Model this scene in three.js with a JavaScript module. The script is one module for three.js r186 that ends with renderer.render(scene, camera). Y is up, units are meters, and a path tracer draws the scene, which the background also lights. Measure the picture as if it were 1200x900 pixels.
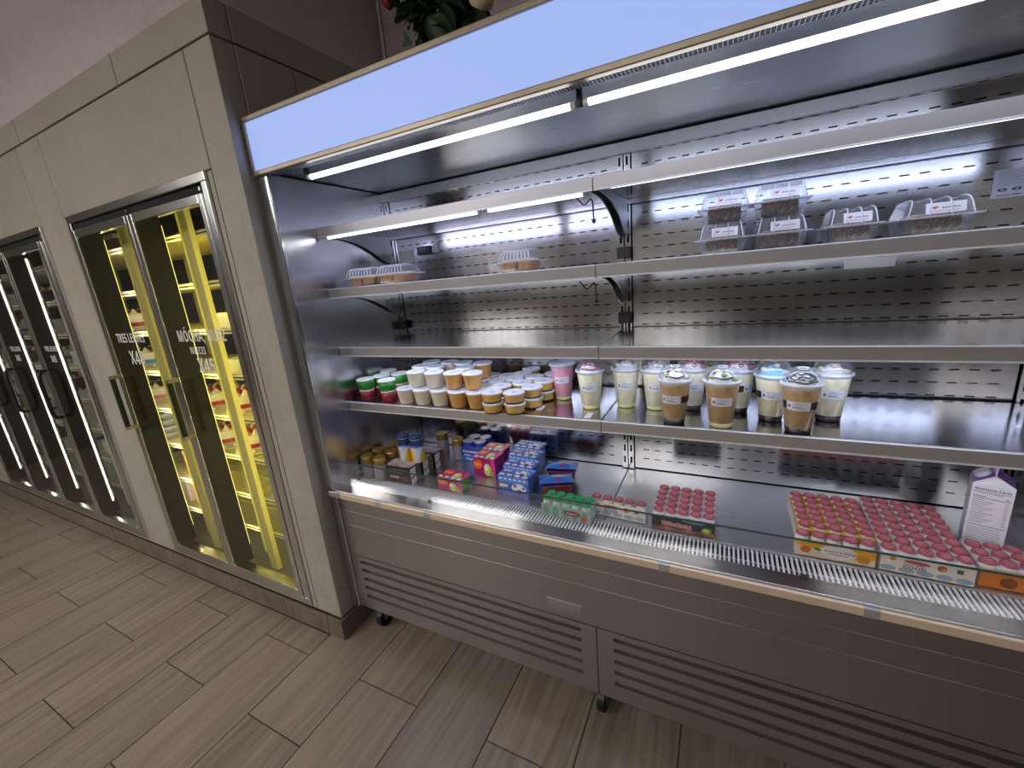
import * as THREE from 'three';
import { RoundedBoxGeometry } from 'three/addons/geometries/RoundedBoxGeometry.js';
import { mergeGeometries } from 'three/addons/utils/BufferGeometryUtils.js';
import { RectAreaLightUniformsLib } from 'three/addons/lights/RectAreaLightUniformsLib.js';
import { FontLoader } from 'three/addons/loaders/FontLoader.js';
import { ImprovedNoise } from 'three/addons/math/ImprovedNoise.js';

// ---------------------------------------------------------------- camera, exposure, large lights
const scene = new THREE.Scene();
scene.background = new THREE.Color(0x000000);
const camera = new THREE.PerspectiveCamera(85.08, 4 / 3, 0.02, 40);
camera.position.set(0, 1.5, 0);
camera.rotation.set(-0.25368, 0.48001, -0.08855, 'YXZ');
camera.updateMatrixWorld();
const renderer = new THREE.WebGLRenderer();
renderer.toneMapping = THREE.LinearToneMapping;
renderer.toneMappingExposure = 2.0;
renderer.shadowMap.enabled = true;
RectAreaLightUniformsLib.init();

const CEIL_LIGHT = 10.5, CANOPY_LIGHT = 15, SHELF_LIGHT = 10, BOX_LIGHT = 0.3, YELLOW_LIGHT = 58, WHITE_LED = 14;
function areaLight(w, h, pos, dir, color, intensity) {
  const l = new THREE.RectAreaLight(color, intensity, w, h);
  l.position.set(...pos);
  l.lookAt(pos[0] + dir[0], pos[1] + dir[1], pos[2] + dir[2]);
  scene.add(l);
  return l;
}

// ---------------------------------------------------------------- helpers
let seed = 7;
const rnd = () => ((seed = (seed * 16807) % 2147483647) - 1) / 2147483646;
const rr = (a, b) => a + (b - a) * rnd();
const PI = Math.PI;
const noise = new ImprovedNoise();
const focal = 490.38;
// pixel of the 1200x900 photograph -> point on the plane axis = v
function at(px, py, v, axis = 'y') {
  const d = new THREE.Vector3((px - 600) / focal, -(py - 450) / focal, -1).applyQuaternion(camera.quaternion);
  const t = (v - camera.position[axis]) / d[axis];
  return camera.position.clone().addScaledVector(d, t);
}
const used = {};
function numbered(n) { used[n] = (used[n] ?? -1) + 1; return used[n] ? n + '_' + String(used[n]).padStart(3, '0') : n; }
function tag(o, label, category, group) { o.userData.label = label; o.userData.category = category; if (group) o.userData.group = group; return o; }
function thing(name, label, category, pos = [0, 0, 0], turn = 0, group) {
  const g = new THREE.Group(); g.name = numbered(name); g.position.set(...pos); g.rotation.y = turn; scene.add(g);
  return tag(g, label, category, group);
}
function structure(name, pos = [0, 0, 0]) { const g = new THREE.Group(); g.name = numbered(name); g.position.set(...pos); g.userData.kind = 'structure'; scene.add(g); return g; }
function local(name, geo, mat, parent) { const m = new THREE.Mesh(geo, mat); m.name = name; parent.add(m); return m; }
// geometry given in world coordinates, child of an unrotated group (or of one of its parts)
function part(name, geo, mat, parent) { const m = local(name, geo, mat, parent); if (parent.isGroup && parent.parent === scene) m.position.copy(parent.position).negate(); return m; }
function copyOf(o, pos, turn = 0, label, group) {
  const c = o.clone(); c.name = numbered(o.name.replace(/_\d{3}$/, '')); c.position.set(...pos); c.rotation.y = turn; scene.add(c);
  if (label) c.userData.label = label; if (group) c.userData.group = group; return c;
}
// metric uv by the dominant normal
function metric(geo) {
  const g = geo, p = g.attributes.position, n = g.attributes.normal, uv = new Float32Array(p.count * 2);
  for (let i = 0; i < p.count; i++) {
    const ax = Math.abs(n.getX(i)), ay = Math.abs(n.getY(i)), az = Math.abs(n.getZ(i));
    if (ax > ay && ax > az) { uv[2 * i] = p.getZ(i); uv[2 * i + 1] = p.getY(i); }
    else if (ay > az) { uv[2 * i] = p.getX(i); uv[2 * i + 1] = p.getZ(i); }
    else { uv[2 * i] = p.getX(i); uv[2 * i + 1] = p.getY(i); }
  }
  g.setAttribute('uv', new THREE.BufferAttribute(uv, 2));
  return g;
}
function box(x0, x1, y0, y1, z0, z1, r = 0) {
  const w = x1 - x0, h = y1 - y0, d = z1 - z0;
  const g = r ? new RoundedBoxGeometry(w, h, d, 2, Math.min(r, w / 2.01, h / 2.01, d / 2.01)) : new THREE.BoxGeometry(w, h, d);
  g.translate((x0 + x1) / 2, (y0 + y1) / 2, (z0 + z1) / 2);
  return metric(g);
}
const merge = (gs) => mergeGeometries(gs.map((g) => { const q = g.index ? g.toNonIndexed() : g; for (const k of Object.keys(q.attributes)) if (!['position', 'normal', 'uv'].includes(k)) q.deleteAttribute(k); return q; }));
function lathe(pts, seg = 24) { const g = new THREE.LatheGeometry(pts.map(([x, y]) => new THREE.Vector2(x, y)), seg); return g; }
function tube(pts, r, seg = 24, rad = 6) { return new THREE.TubeGeometry(new THREE.CatmullRomCurve3(pts.map((p) => new THREE.Vector3(...p))), seg, r, rad); }
function rod(a, b, r, seg = 8) {
  const A = new THREE.Vector3(...a), B = new THREE.Vector3(...b), d = B.clone().sub(A);
  const g = new THREE.CylinderGeometry(r, r, d.length(), seg);
  g.applyQuaternion(new THREE.Quaternion().setFromUnitVectors(new THREE.Vector3(0, 1, 0), d.normalize()));
  g.translate((A.x + B.x) / 2, (A.y + B.y) / 2, (A.z + B.z) / 2); return g;
}
function extrudeX(poly, x0, x1, bevel = 0) { // poly of [z, y], extruded along x
  const s = new THREE.Shape(poly.map(([z, y]) => new THREE.Vector2(-z, y)));
  const g = new THREE.ExtrudeGeometry(s, { depth: x1 - x0 - 2 * bevel, bevelEnabled: bevel > 0, bevelSize: bevel, bevelThickness: bevel, bevelSegments: 2, curveSegments: 8 });
  g.rotateY(PI / 2); g.translate(x0 + bevel, 0, 0); return metric(g);
}
// tapered four-sided vessel (bottom w0 x d0, top w1 x d1), open or closed top
function taper(w0, d0, w1, d1, h, r = 0.006, y0 = 0, closed = true) {
  const ring = (w, d, y) => { const o = []; const rad = Math.min(r, w / 2, d / 2); for (let q = 0; q < 4; q++) for (let k = 0; k <= 2; k++) { const a = q * PI / 2 + k * PI / 4; const cx = (q === 0 || q === 3 ? 1 : -1) * (w / 2 - rad), cz = (q < 2 ? 1 : -1) * (d / 2 - rad); o.push([cx + rad * Math.cos(a), y, cz + rad * Math.sin(a)]); } return o; };
  const a = ring(w0, d0, y0), b = ring(w1, d1, y0 + h), pos = [], n = a.length;
  const tri = (p, q, s) => pos.push(...p, ...q, ...s);
  for (let i = 0; i < n; i++) { const j = (i + 1) % n; tri(a[i], b[i], b[j]); tri(a[i], b[j], a[j]); }
  for (let i = 1; i < n - 1; i++) { tri(a[0], a[i], a[i + 1]); if (closed) tri(b[0], b[i + 1], b[i]); }
  const g = new THREE.BufferGeometry(); g.setAttribute('position', new THREE.Float32BufferAttribute(pos, 3)); g.computeVertexNormals(); return metric(g);
}

// slightly dished sheet metal: shift each vertex along one axis by a smooth wave and bend its normal with it
function dish(g, axis, amp, f = 2.4) {
  const p = g.attributes.position, n = g.attributes.normal, o = [0, 1, 2].filter((k) => k !== axis), e = 0.004;
  const w = (a, b) => amp * (noise.noise(a * f, b * f * 1.3, 3.7 + axis) + 0.5 * noise.noise(a * f * 2.3, b * f * 2.1, 8.1));
  const v = [0, 0, 0];
  for (let i = 0; i < p.count; i++) {
    for (let k = 0; k < 3; k++) v[k] = p.getComponent(i, k);
    const h = w(v[o[0]], v[o[1]]), da = (w(v[o[0]] + e, v[o[1]]) - h) / e, db = (w(v[o[0]], v[o[1]] + e) - h) / e;
    const s = n.getComponent(i, axis); if (Math.abs(s) < 0.9) continue;
    p.setComponent(i, axis, v[axis] + h);
    const q = new THREE.Vector3(); q.setComponent(axis, s); q.setComponent(o[0], -da * s); q.setComponent(o[1], -db * s); q.normalize(); n.setXYZ(i, q.x, q.y, q.z);
  }
  return g;
}
// sheet at axis = v, spanning a0..a1, b0..b1 on the other two axes, facing sign s
function sheet(axis, v, a0, a1, b0, b1, s, na, nb) {
  const o = [0, 1, 2].filter((k) => k !== axis), pos = [], nor = [], idx = [];
  for (let j = 0; j <= nb; j++) for (let i = 0; i <= na; i++) { const c = [0, 0, 0]; c[axis] = v; c[o[0]] = a0 + (a1 - a0) * i / na; c[o[1]] = b0 + (b1 - b0) * j / nb; pos.push(...c); const n = [0, 0, 0]; n[axis] = s; nor.push(...n); }
  const flip = (s > 0) !== (axis === 1);
  for (let j = 0; j < nb; j++) for (let i = 0; i < na; i++) { const a = j * (na + 1) + i, b = a + 1, c = a + na + 1, d = c + 1; if (flip) idx.push(a, b, d, a, d, c); else idx.push(a, d, b, a, c, d); }
  const g = new THREE.BufferGeometry(); g.setAttribute('position', new THREE.Float32BufferAttribute(pos, 3)); g.setAttribute('normal', new THREE.Float32BufferAttribute(nor, 3)); g.setIndex(idx);
  return metric(g);
}

// ---------------------------------------------------------------- textures
function dataTex(n, fn, srgb) {
  const d = new Uint8Array(n * n * 4);
  for (let y = 0; y < n; y++) for (let x = 0; x < n; x++) { const c = fn(x / n, y / n); for (let k = 0; k < 3; k++) d[(y * n + x) * 4 + k] = Math.max(0, Math.min(255, (Array.isArray(c) ? c[k] : c) * 255)); d[(y * n + x) * 4 + 3] = 255; }
  const t = new THREE.DataTexture(d, n, n); t.wrapS = t.wrapT = THREE.RepeatWrapping; t.magFilter = THREE.LinearFilter; t.minFilter = THREE.LinearMipmapLinearFilter; t.generateMipmaps = true;
  if (srgb) t.colorSpace = THREE.SRGBColorSpace; t.needsUpdate = true; return t;
}
const per = (u, v, fu, fv, z) => { // tiling noise
  const a = noise.noise(u * fu, v * fv, z), b = noise.noise((u - 1) * fu, v * fv, z), c = noise.noise(u * fu, (v - 1) * fv, z), d = noise.noise((u - 1) * fu, (v - 1) * fv, z);
  return a * (1 - u) * (1 - v) + b * u * (1 - v) + c * (1 - u) * v + d * u * v;
};
const brushed = dataTex(512, (u, v) => 0.62 + 0.10 * per(u, v, 6, 160, 1.3) + 0.06 * per(u, v, 3, 40, 4.1) + 0.06 * per(u, v, 5, 5, 8.8));
const blotch = dataTex(512, (u, v) => { const s = 0.88 + 0.06 * per(u, v, 5, 5, 3.3) + 0.04 * per(u, v, 22, 22, 6.1) + 0.04 * per(u, v, 90, 90, 1.1); return [s, s, s]; }, true);
const woodTile = dataTex(1024, (u, v) => {
  const w = 0.05 * per(u, v, 4, 4, 9.2);
  const s = 0.5 + 0.40 * per(u + w, v, 26, 3, 1.7) + 0.38 * per(u + w, v, 70, 5, 4.6) + 0.26 * per(u, v, 170, 9, 7.7) + 0.18 * per(u, v, 4, 3, 2.1);
  const m = Math.max(0, Math.min(1, s));
  return [0.395 + 0.22 * m, 0.355 + 0.21 * m, 0.315 + 0.20 * m];
}, true);
function canvasTex(w, h, draw) {
  const c = document.createElement('canvas'); c.width = w; c.height = h; const x = c.getContext('2d'); draw(x, w, h);
  const t = new THREE.CanvasTexture(c); t.colorSpace = THREE.SRGBColorSpace; t.magFilter = THREE.LinearFilter; return t;
}

// ---------------------------------------------------------------- materials
const M = {};
const rep = (t, u, v = u, ou = 0, ov = 0) => { const c = t.clone(); c.repeat.set(u, v); c.offset.set(ou, ov); c.needsUpdate = true; return c; };
const std = (o) => new THREE.MeshStandardMaterial(o), phy = (o) => new THREE.MeshPhysicalMaterial(o);
const lin = (r, g, b) => new THREE.Color().setRGB(r, g, b);
const brushedM = rep(brushed, 2.2, 2.2);
const steel = (rough, c = [0.60, 0.605, 0.63], extra = {}) => phy({ color: lin(...c), metalness: 1, roughness: rough, roughnessMap: brushedM, anisotropy: 0.55, anisotropyRotation: PI / 2, ...extra });
M.steel = steel(0.36);
M.backSteel = steel(0.27, [0.52, 0.525, 0.55]);
M.panelSteel = steel(0.55, [0.40, 0.39, 0.385]);
M.shelfSteel = steel(0.24, [0.60, 0.605, 0.63]);
M.deckSteel = steel(0.5, [0.55, 0.56, 0.585]);
M.dark = std({ color: 0x0b0c0f, roughness: 0.8 });
M.black = std({ color: 0x101113, roughness: 0.45 });
M.rail = phy({ color: lin(0.50, 0.485, 0.49), metalness: 0.6, roughness: 0.36 });
M.railBead = std({ color: 0xd6d6dc, roughness: 0.35 });
M.trim = std({ color: lin(0.30, 0.26, 0.21), metalness: 0.75, roughness: 0.38 });
M.bumper = std({ color: lin(0.74, 0.60, 0.46), metalness: 0.35, roughness: 0.36 });  // metal strip; its warm ceiling reflection is put into the tan colour
M.alu = phy({ color: lin(0.74, 0.75, 0.76), metalness: 1, roughness: 0.32, roughnessMap: brushedM });
M.darkAlu = phy({ color: lin(0.30, 0.30, 0.31), metalness: 0.9, roughness: 0.4 });
M.wall = std({ color: lin(0.47, 0.435, 0.385), roughness: 0.55, map: rep(blotch, 0.7) });
M.mauve = std({ color: lin(0.72, 0.63, 0.68), roughness: 0.85, map: rep(blotch, 0.5) });
M.ceiling = std({ color: lin(0.62, 0.58, 0.53), roughness: 0.9 });
M.roomWall = std({ color: lin(0.10, 0.088, 0.075), roughness: 0.85 });
M.grout = std({ color: lin(0.045, 0.038, 0.032), roughness: 0.95 });
M.tiles = [0, 1, 2, 3, 4].map((i) => phy({ color: lin(...[[1, 1, 1], [0.93, 0.94, 0.95], [1.04, 1.02, 1.0], [0.97, 0.95, 0.92], [0.9, 0.9, 0.9]][i]), map: rep(woodTile, 1.3, 0.62, i * 0.23, i * 0.31), roughness: 0.42, bumpMap: rep(woodTile, 1.3, 0.62, i * 0.23, i * 0.31), bumpScale: 0.0006 }));
M.baseTile = phy({ color: lin(0.72, 0.70, 0.68), map: rep(woodTile, 0.62, 1.3), roughness: 0.45 });
M.glass = phy({ color: 0xffffff, transmission: 1, thickness: 0, roughness: 0.02, ior: 1.5 });
M.doorGlass = phy({ color: lin(0.82, 0.84, 0.83), specularIntensity: 0.6, transmission: 1, thickness: 0, roughness: 0.02, ior: 1.5 });
M.glassEdge = phy({ color: lin(0.04, 0.09, 0.08), roughness: 0.1, transmission: 0.2 });
M.clear = phy({ color: lin(0.96, 0.97, 0.98), transmission: 1, thickness: 0, roughness: 0.08, ior: 1.45 });
M.shell = phy({ color: lin(0.88, 0.91, 0.97), transmission: 0.93, thickness: 0, roughness: 0.06, ior: 1.5 });
M.dome = phy({ color: lin(0.9, 0.92, 0.96), transmission: 0.93, thickness: 0, roughness: 0.1, ior: 1.5 });
M.frosted = phy({ color: lin(0.88, 0.9, 0.95), transmission: 0.55, thickness: 0, roughness: 0.25, ior: 1.45 });
M.white = std({ color: lin(0.78, 0.78, 0.78), roughness: 0.4 });
M.rackLedTint = std({ color: lin(0.72, 0.64, 0.26), roughness: 0.5 });  // yellow cast of the LEDs put into the rack colour
M.railPaint = std({ color: lin(0.86, 0.80, 0.55), roughness: 0.4 });
M.whiteRack = std({ color: lin(0.72, 0.70, 0.62), roughness: 0.5 });
M.plastic = (r, g, b, rough = 0.3) => phy({ color: lin(r, g, b), roughness: rough, clearcoat: 0.35, clearcoatRoughness: 0.15 });
M.foil = phy({ color: lin(0.80, 0.81, 0.85), metalness: 0.25, roughness: 0.35 });
M.lightFace = std({ color: 0x222222, emissive: lin(0.345, 0.46, 0.86), emissiveIntensity: 0.5, roughness: 0.5 });
M.lampTube = std({ color: 0xffffff, emissive: lin(0.93, 0.96, 1.0), emissiveIntensity: 2.6 });
M.ledOrFill = std({ color: 0xffffff, emissive: lin(1.0, 0.93, 0.72), emissiveIntensity: 2.2 });
M.ledYellow = std({ color: 0xffffff, emissive: lin(1.0, 0.78, 0.16), emissiveIntensity: 1.2 });
M.troffer = std({ color: 0xffffff, emissive: lin(1.0, 0.955, 0.90), emissiveIntensity: 8 });

// ================================================================= THE ROOM
const WZ = -0.985, WX = -1.46, CEIL = 3.0;
// floor: slab and tiles, columns along z
{
  const f = structure('floor');
  part('screed', box(-6.6, 3.3, -0.12, -0.0035, -1.9, 4.6), M.grout, f);
  const W = 0.2925, L = 0.5700, gap = 0.0045, x0 = -1.54;
  const shapes = {};
  for (let c = -17; c < 16; c++) {
    const xa = x0 + c * W, off = (((c % 2) + 2) % 2) ? -0.855 : -0.5865;
    if (xa + W > 3.2) continue;
    const xb = xa + W;
    for (let k = -3; k < 7; k++) {
      let za = off + k * L, zb = za + L; if (za > 3.2) continue;
      const lim = xb < WX ? -0.966 : -1.80;
      if (zb < lim + 0.02) continue; za = Math.max(za, lim);
      const key = (xb - xa).toFixed(3) + (zb - za).toFixed(3);
      shapes[key] ??= metric(new THREE.BoxGeometry(W - gap, 0.010, zb - za - gap));
      const m = local('floor_tile', shapes[key], M.tiles[Math.floor(rnd() * 5)], f);
      m.position.set((xa + xb) / 2, -0.005 + rr(-0.0004, 0.0002), (za + zb) / 2);
    }
  }
}
// ceiling and the walls of the shop around
{
  const c = structure('ceiling'); part('ceiling_slab', box(-6.6, 3.3, CEIL, CEIL + 0.1, -1.95, 4.6), M.ceiling, c);
  const wf = structure('wall_front'); part('wall_body', box(-6.6, 3.3, -0.02, CEIL, 4.5, 4.6), M.roomWall, wf);
  const wr = structure('wall_right'); part('wall_body', box(3.2, 3.3, -0.02, CEIL, -1.95, 4.5), M.roomWall, wr);
  const wl = structure('wall_end'); part('wall_body', box(-6.6, -6.5, -0.02, CEIL, -1.95, 4.5), M.roomWall, wl);
  const wb = structure('wall_back'); part('wall_body', box(WX, 3.2, -0.02, CEIL, -1.93, -1.80), M.mauve, wb);
  const wu = structure('wall_bulkhead'); part('wall_body', box(-6.5, WX - 0.003, 2.412, CEIL, -1.93, WZ - 0.004), M.mauve, wu);
}
// ceiling lights hung behind and beside the viewer
for (const [x, z, k, where] of [[-4.6, 1.6, 0.8, 'over the far cooler doors'], [-2.6, 1.6, 0.8, 'over the yellow-lit cooler doors'], [-0.6, 1.6, 0.35, 'over the aisle before the display case'], [1.4, 1.6, 0.2, 'by the right wall'], [-3.6, 3.4, 0.8, 'deep in the shop across from the cooler doors'], [-0.8, 3.4, 0.4, 'deep in the shop across from the display case']]) {
  const M_k = M.troffer.clone(); M_k.emissiveIntensity = 9.5 * k;
  const t = thing('ceiling_light', 'long boxy white hanging light ' + where, 'ceiling light', [x, 2.62, z], 0, 'ceiling lights of the shop');
  part('light_diffuser', box(x - 0.6, x + 0.6, 2.62, 2.70, z - 0.15, z + 0.15, 0.02), M_k, t);
  for (const s of [-0.45, 0.45]) part('hanger', rod([x + s, 2.70, z], [x + s, CEIL - 0.001, z], 0.006), M.white, t);
  areaLight(1.16, 0.28, [x, 2.6175, z], [0, -1, 0.0001], lin(1.0, 0.955, 0.90), CEIL_LIGHT * k);
}

// ---------------------------------------------------------------- walk-in cooler wall (left) with panels
const U1 = [-2.80, -1.645, 0.125, 1.945], U2 = [-5.475, -3.12, 0.125, 1.945];
{
  const w = structure('wall_left');
  const g = 0.0022, ZB = WZ - 0.075;
  const panel = (x0, x1, y0, y1) => part('wall_panel', box(x0 + g, x1 - g, y0 + g, y1 - g, ZB, WZ, 0.003), M.wall, w);
  panel(-1.614, WX - 0.0, 0.10, 2.305);
  panel(-2.85, -1.614, U1[3], 2.305);
  panel(U1[1], -1.614, 0.10, U1[3]);
  panel(U1[0], U1[1], 0.10, U1[2]);
  panel(-2.85, U1[0], 0.10, U1[3]);
  panel(U2[1], -2.85, 0.10, 2.305);
  panel(-4.3, U2[1], U2[3], 2.305); panel(U2[0], -4.3, U2[3], 2.305);
  panel(U2[0], U2[1], 0.10, U2[2]);
  panel(-6.5, U2[0], 0.10, 2.305);
  for (const [a, b] of [[-2.053, WX], [-3.04, -2.053], [-4.05, -3.04], [-5.05, -4.05], [-6.5, -5.05]]) panel(a, b, 2.307, 2.412);
  // return side of the cooler beside the display case
  const side = (z0, z1, y0, y1) => part('wall_panel', box(WX - 0.07, WX, y0 + g, y1 - g, z0 + g, z1 - g, 0.003), M.wall, w);
  side(-1.279, WZ - 0.076, 0.10, 2.305); side(-1.80, -1.279, 0.10, 2.305); side(-1.80, WZ - 0.076, 2.307, 2.412);
  // insulated inside of the cooler
  part('inner_lining', merge([box(-6.5, WX - 0.075, 0.0, 0.1, -2.3, ZB - 0.002), box(-6.5, WX - 0.075, 2.2, 2.3, -2.3, ZB - 0.002), box(-6.5, WX - 0.075, 0.1, 2.2, -2.3, -2.2), box(WX - 0.14, WX - 0.072, 0.1, 2.2, -2.2, ZB - 0.002), box(-6.5, -6.42, 0.1, 2.2, -2.2, ZB - 0.002),
    box(-6.4, U2[0], 0.1, 2.2, ZB - 0.016, ZB - 0.002), box(U2[1], U1[0], 0.1, 2.2, ZB - 0.016, ZB - 0.002), box(U1[1], WX - 0.15, 0.1, 2.2, ZB - 0.016, ZB - 0.002), box(U2[0], U1[1], U1[3], 2.2, ZB - 0.016, ZB - 0.002)]), std({ color: lin(0.16, 0.155, 0.14), roughness: 0.6 }), w);
}
{ // base tiles along the cooler
  const b = structure('baseboard_left');
  part('mortar', box(-6.5, WX + 0.006, 0.0, 0.094, -1.05, -0.976), M.grout, b);
  for (let c = -17; c < 1; c++) { const xa = -1.54 + c * 0.2925, xb = Math.min(xa + 0.2925, WX + 0.013); part('base_tile', box(xa + 0.0015, xb - 0.0015, 0.001, 0.101, -0.977, -0.968, 0.002), M.baseTile, b); }
  for (const [za, zb] of [[-1.04, -0.977], [-1.32, -1.042], [-1.6, -1.322]]) part('base_tile', box(WX + 0.002, WX + 0.012, 0.001, 0.101, za, zb - 0.001, 0.002), M.baseTile, b);
}
{ // conduit in the corner above the display case
  const t = thing('wall_conduit', 'thin pale vertical conduit in the corner behind the lit header', 'conduit', [-1.44, 2.45, -1.785]);
  part('pipe', rod([-1.435, 2.44, -1.785], [-1.435, 2.98, -1.785], 0.005), M.whiteRack, t);
  part('pipe_end', rod([-1.435, 2.415, -1.785], [-1.435, 2.44, -1.785], 0.008), M.trim, t);
}

// ---------------------------------------------------------------- cooler doors
const font = await new FontLoader().loadAsync('fonts/droid/droid_sans_bold.typeface.json');
const letters = (text, size, x, y, z, squeeze = 1) => { const g = new THREE.ShapeGeometry(font.generateShapes(text, size), 3); g.scale(squeeze, 1, 1); g.translate(x, y, z); return g; };
M.decal = std({ color: lin(0.62, 0.62, 0.66), roughness: 0.6, side: THREE.DoubleSide });
function coolerUnit(U, n, first, curved, led) {
  const [x0, x1, y0, y1] = U, dz = WZ;
  const s = structure('trim_' + first);
  // outer frame, black header strip with bolts, mullions
  part('frame_rail', box(x0, x1, y1 - 0.032, y1, dz - 0.06, dz + 0.012, 0.003), M.alu, s);
  part('frame_rail', box(x0, x1, y0, y0 + 0.03, dz - 0.06, dz + 0.012, 0.003), M.alu, s);
  part('frame_stile', box(x0, x0 + 0.03, y0 + 0.03, y1 - 0.032, dz - 0.06, dz + 0.012, 0.003), M.alu, s);
  part('frame_stile', box(x1 - 0.03, x1, y0 + 0.03, y1 - 0.032, dz - 0.06, dz + 0.012, 0.003), M.alu, s);
  part('header_strip', box(x0 + 0.031, x1 - 0.031, y1 - 0.064, y1 - 0.033, dz - 0.05, dz - 0.004), M.dark, s);
  const w = (x1 - x0 - 0.06) / n;
  for (let i = 0; i < n; i++) {
    const a = x0 + 0.03 + i * w, b = a + w;
    part('hinge_bolt', rod([b - 0.03, y1 - 0.049, dz - 0.004], [b - 0.03, y1 - 0.049, dz + 0.004], 0.007), M.alu, s);
    // deep dark mullion behind the left stile of each door
    part('mullion', box(a - (i ? 0.018 : 0.0), a + 0.016, y0 + 0.031, y1 - 0.066, dz - 0.088, dz - 0.012), M.dark, s);
    const d = structure('door_' + (first + i));
    const ya = y0 + 0.034, yb = y1 - 0.068, za = dz - 0.010, zb = dz + 0.018, e = 0.003;
    part('door_stile', box(a + e, a + 0.030, ya, yb, za, zb, 0.004), M.alu, d);
    part('door_stile', box(b - 0.030, b - e, ya, yb, za, zb, 0.004), M.alu, d);
    part('door_rail', box(a + 0.03, b - 0.03, yb - 0.034, yb, za, zb, 0.004), M.alu, d);
    part('door_rail', box(a + 0.03, b - 0.03, ya, ya + 0.032, za, zb, 0.004), M.alu, d);
    part('pane', box(a + 0.029, b - 0.029, ya + 0.03, yb - 0.03, dz + 0.012, dz + 0.016), M.doorGlass, d);
    for (const gx of [a + 0.0302, b - 0.0332]) part('gasket', box(gx, gx + 0.003, ya + 0.033, yb - 0.035, dz - 0.011, dz + 0.0118), M.dark, d);
    const hx = a + 0.022, hz = zb + 0.034;
    if (curved) {
      const h = part('handle', tube([[hx, 1.18, zb], [hx + 0.01, 1.17, hz], [hx + 0.012, 1.03, hz + 0.01], [hx + 0.01, 0.89, hz], [hx, 0.88, zb]], 0.011, 24, 8), M.black, d);
    } else {
      const h = part('handle', box(hx - 0.011, hx + 0.011, 0.90, 1.18, hz - 0.008, hz + 0.012, 0.006), M.black, d);
      part('handle_end', box(hx - 0.012, hx + 0.012, 1.165, 1.182, zb, hz + 0.013, 0.003), M.trim, h);
      part('handle_end', box(hx - 0.012, hx + 0.012, 0.895, 0.912, zb, hz + 0.013, 0.003), M.trim, h);
    }
    if (!curved) {
      const tx = i ? [['MÓCHA, NUEZ', 0.048, -2.105, 1.345, 0.78], ['NUECES', 0.030, -2.035, 1.292, 0.75], ['X45', 0.062, -2.005, 1.212, 0.85]] : [['TRES LECHES', 0.044, -2.66, 1.345, 0.72], ['X45', 0.066, -2.585, 1.238, 0.85]];
      const l = part('lettering', merge(tx.map(([t, sz, x, y, q]) => letters(t, sz, x, y, dz + 0.0168, q))), M.decal, d);
      l.userData.label = 'white capital lettering on the glass';
    } else {
      part('lettering', merge([letters('TRES LECHES', 0.03, a + 0.12, 1.30, dz + 0.0168, 0.7), letters('X45', 0.04, a + 0.16, 1.235, dz + 0.0168, 0.8)]), M.decal, d);
    }
    // LED strip on the mullion
    if (led === 'white') {
      part('led_or_fill_strip', box(a + 0.0165, a + 0.020, 0.24, 1.84, dz - 0.073, dz - 0.064), M.ledOrFill, s);
      areaLight(0.005, 1.58, [a + 0.022, 1.04, dz - 0.068], [0.75, 0, -0.65], lin(1.0, 0.94, 0.78), WHITE_LED);
    } else {
      part('led_or_fill_strip', box(a - 0.004, a + 0.010, 0.24, 1.84, dz - 0.093, dz - 0.089), M.ledYellow, s);
      areaLight(0.012, 1.58, [a + 0.003, 1.04, dz - 0.0955], [0.5, 0, -0.87], lin(1.0, 0.87, 0.28), YELLOW_LIGHT * 0.5);
      if (!i) {
        part('led_or_fill_strip', box(a - 0.026, a - 0.012, 0.24, 1.84, dz - 0.093, dz - 0.089), M.ledOrFill, s);  // added unseen white strip, brightens the goods behind the left door
        areaLight(0.012, 1.58, [a - 0.019, 1.04, dz - 0.0955], [-0.5, 0, -0.87], lin(1.0, 0.94, 0.72), WHITE_LED * 1.6);
      }
      part('led_or_fill_strip', box(b - 0.012, b - 0.001, 0.24, 1.84, dz - 0.040, dz - 0.034), M.ledYellow, s);
      areaLight(0.012, 1.58, [b - 0.016, 1.04, dz - 0.042], [-0.6, 0, -0.8], lin(1.0, 0.87, 0.28), YELLOW_LIGHT);
    }
  }
}
coolerUnit(U1, 2, 1, false, 'yellow');
coolerUnit(U2, 4, 3, true, 'white');


// ================================================================= THE OPEN DISPLAY CASE
const XL = -1.40, XR = 0.75, XC = -0.326, ZF = -1.055, ZS = -1.192, ZBK = -1.595, YD = 0.70;
const SHELF_Y = [1.735, 1.508, 1.276, 1.045];
const dc = thing('refrigerated_display_case', 'long open-front stainless steel refrigerated display case with glowing white header', 'display case', [XC, 0, -1.33]);
// --- shell
for (const [x, o, s] of [[XL, -1, 1], [XR, 1, -1]]) {
  const p = part('side_panel', box(Math.min(x + o * 0.006, x + o * 0.04), Math.max(x + o * 0.006, x + o * 0.04), 0.13, 1.90, -1.69, -1.0455, 0.004), M.steel, dc);
  part('side_liner', dish(sheet(0, x, 0.62, 1.90, -1.66, -1.040, s, 40, 24), 0, 0.0012), M.steel, p);
  part('side_edge', box(Math.min(x - o * 0.004, x + o * 0.04), Math.max(x - o * 0.004, x + o * 0.04), 0.717, 1.897, -1.0453, -1.030, 0.005), M.shelfSteel, p);
}
part('rear_panel', box(XL, XR, 0.13, 1.90, -1.69, -1.67), M.dark, dc);
part('base_tray', box(XL, XR, 0.13, 0.15, -1.67, ZF - 0.02), M.dark, dc);
part('duct_floor', box(XL, XR, 0.60, 0.62, -1.67, ZF - 0.02), M.dark, dc);
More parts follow.
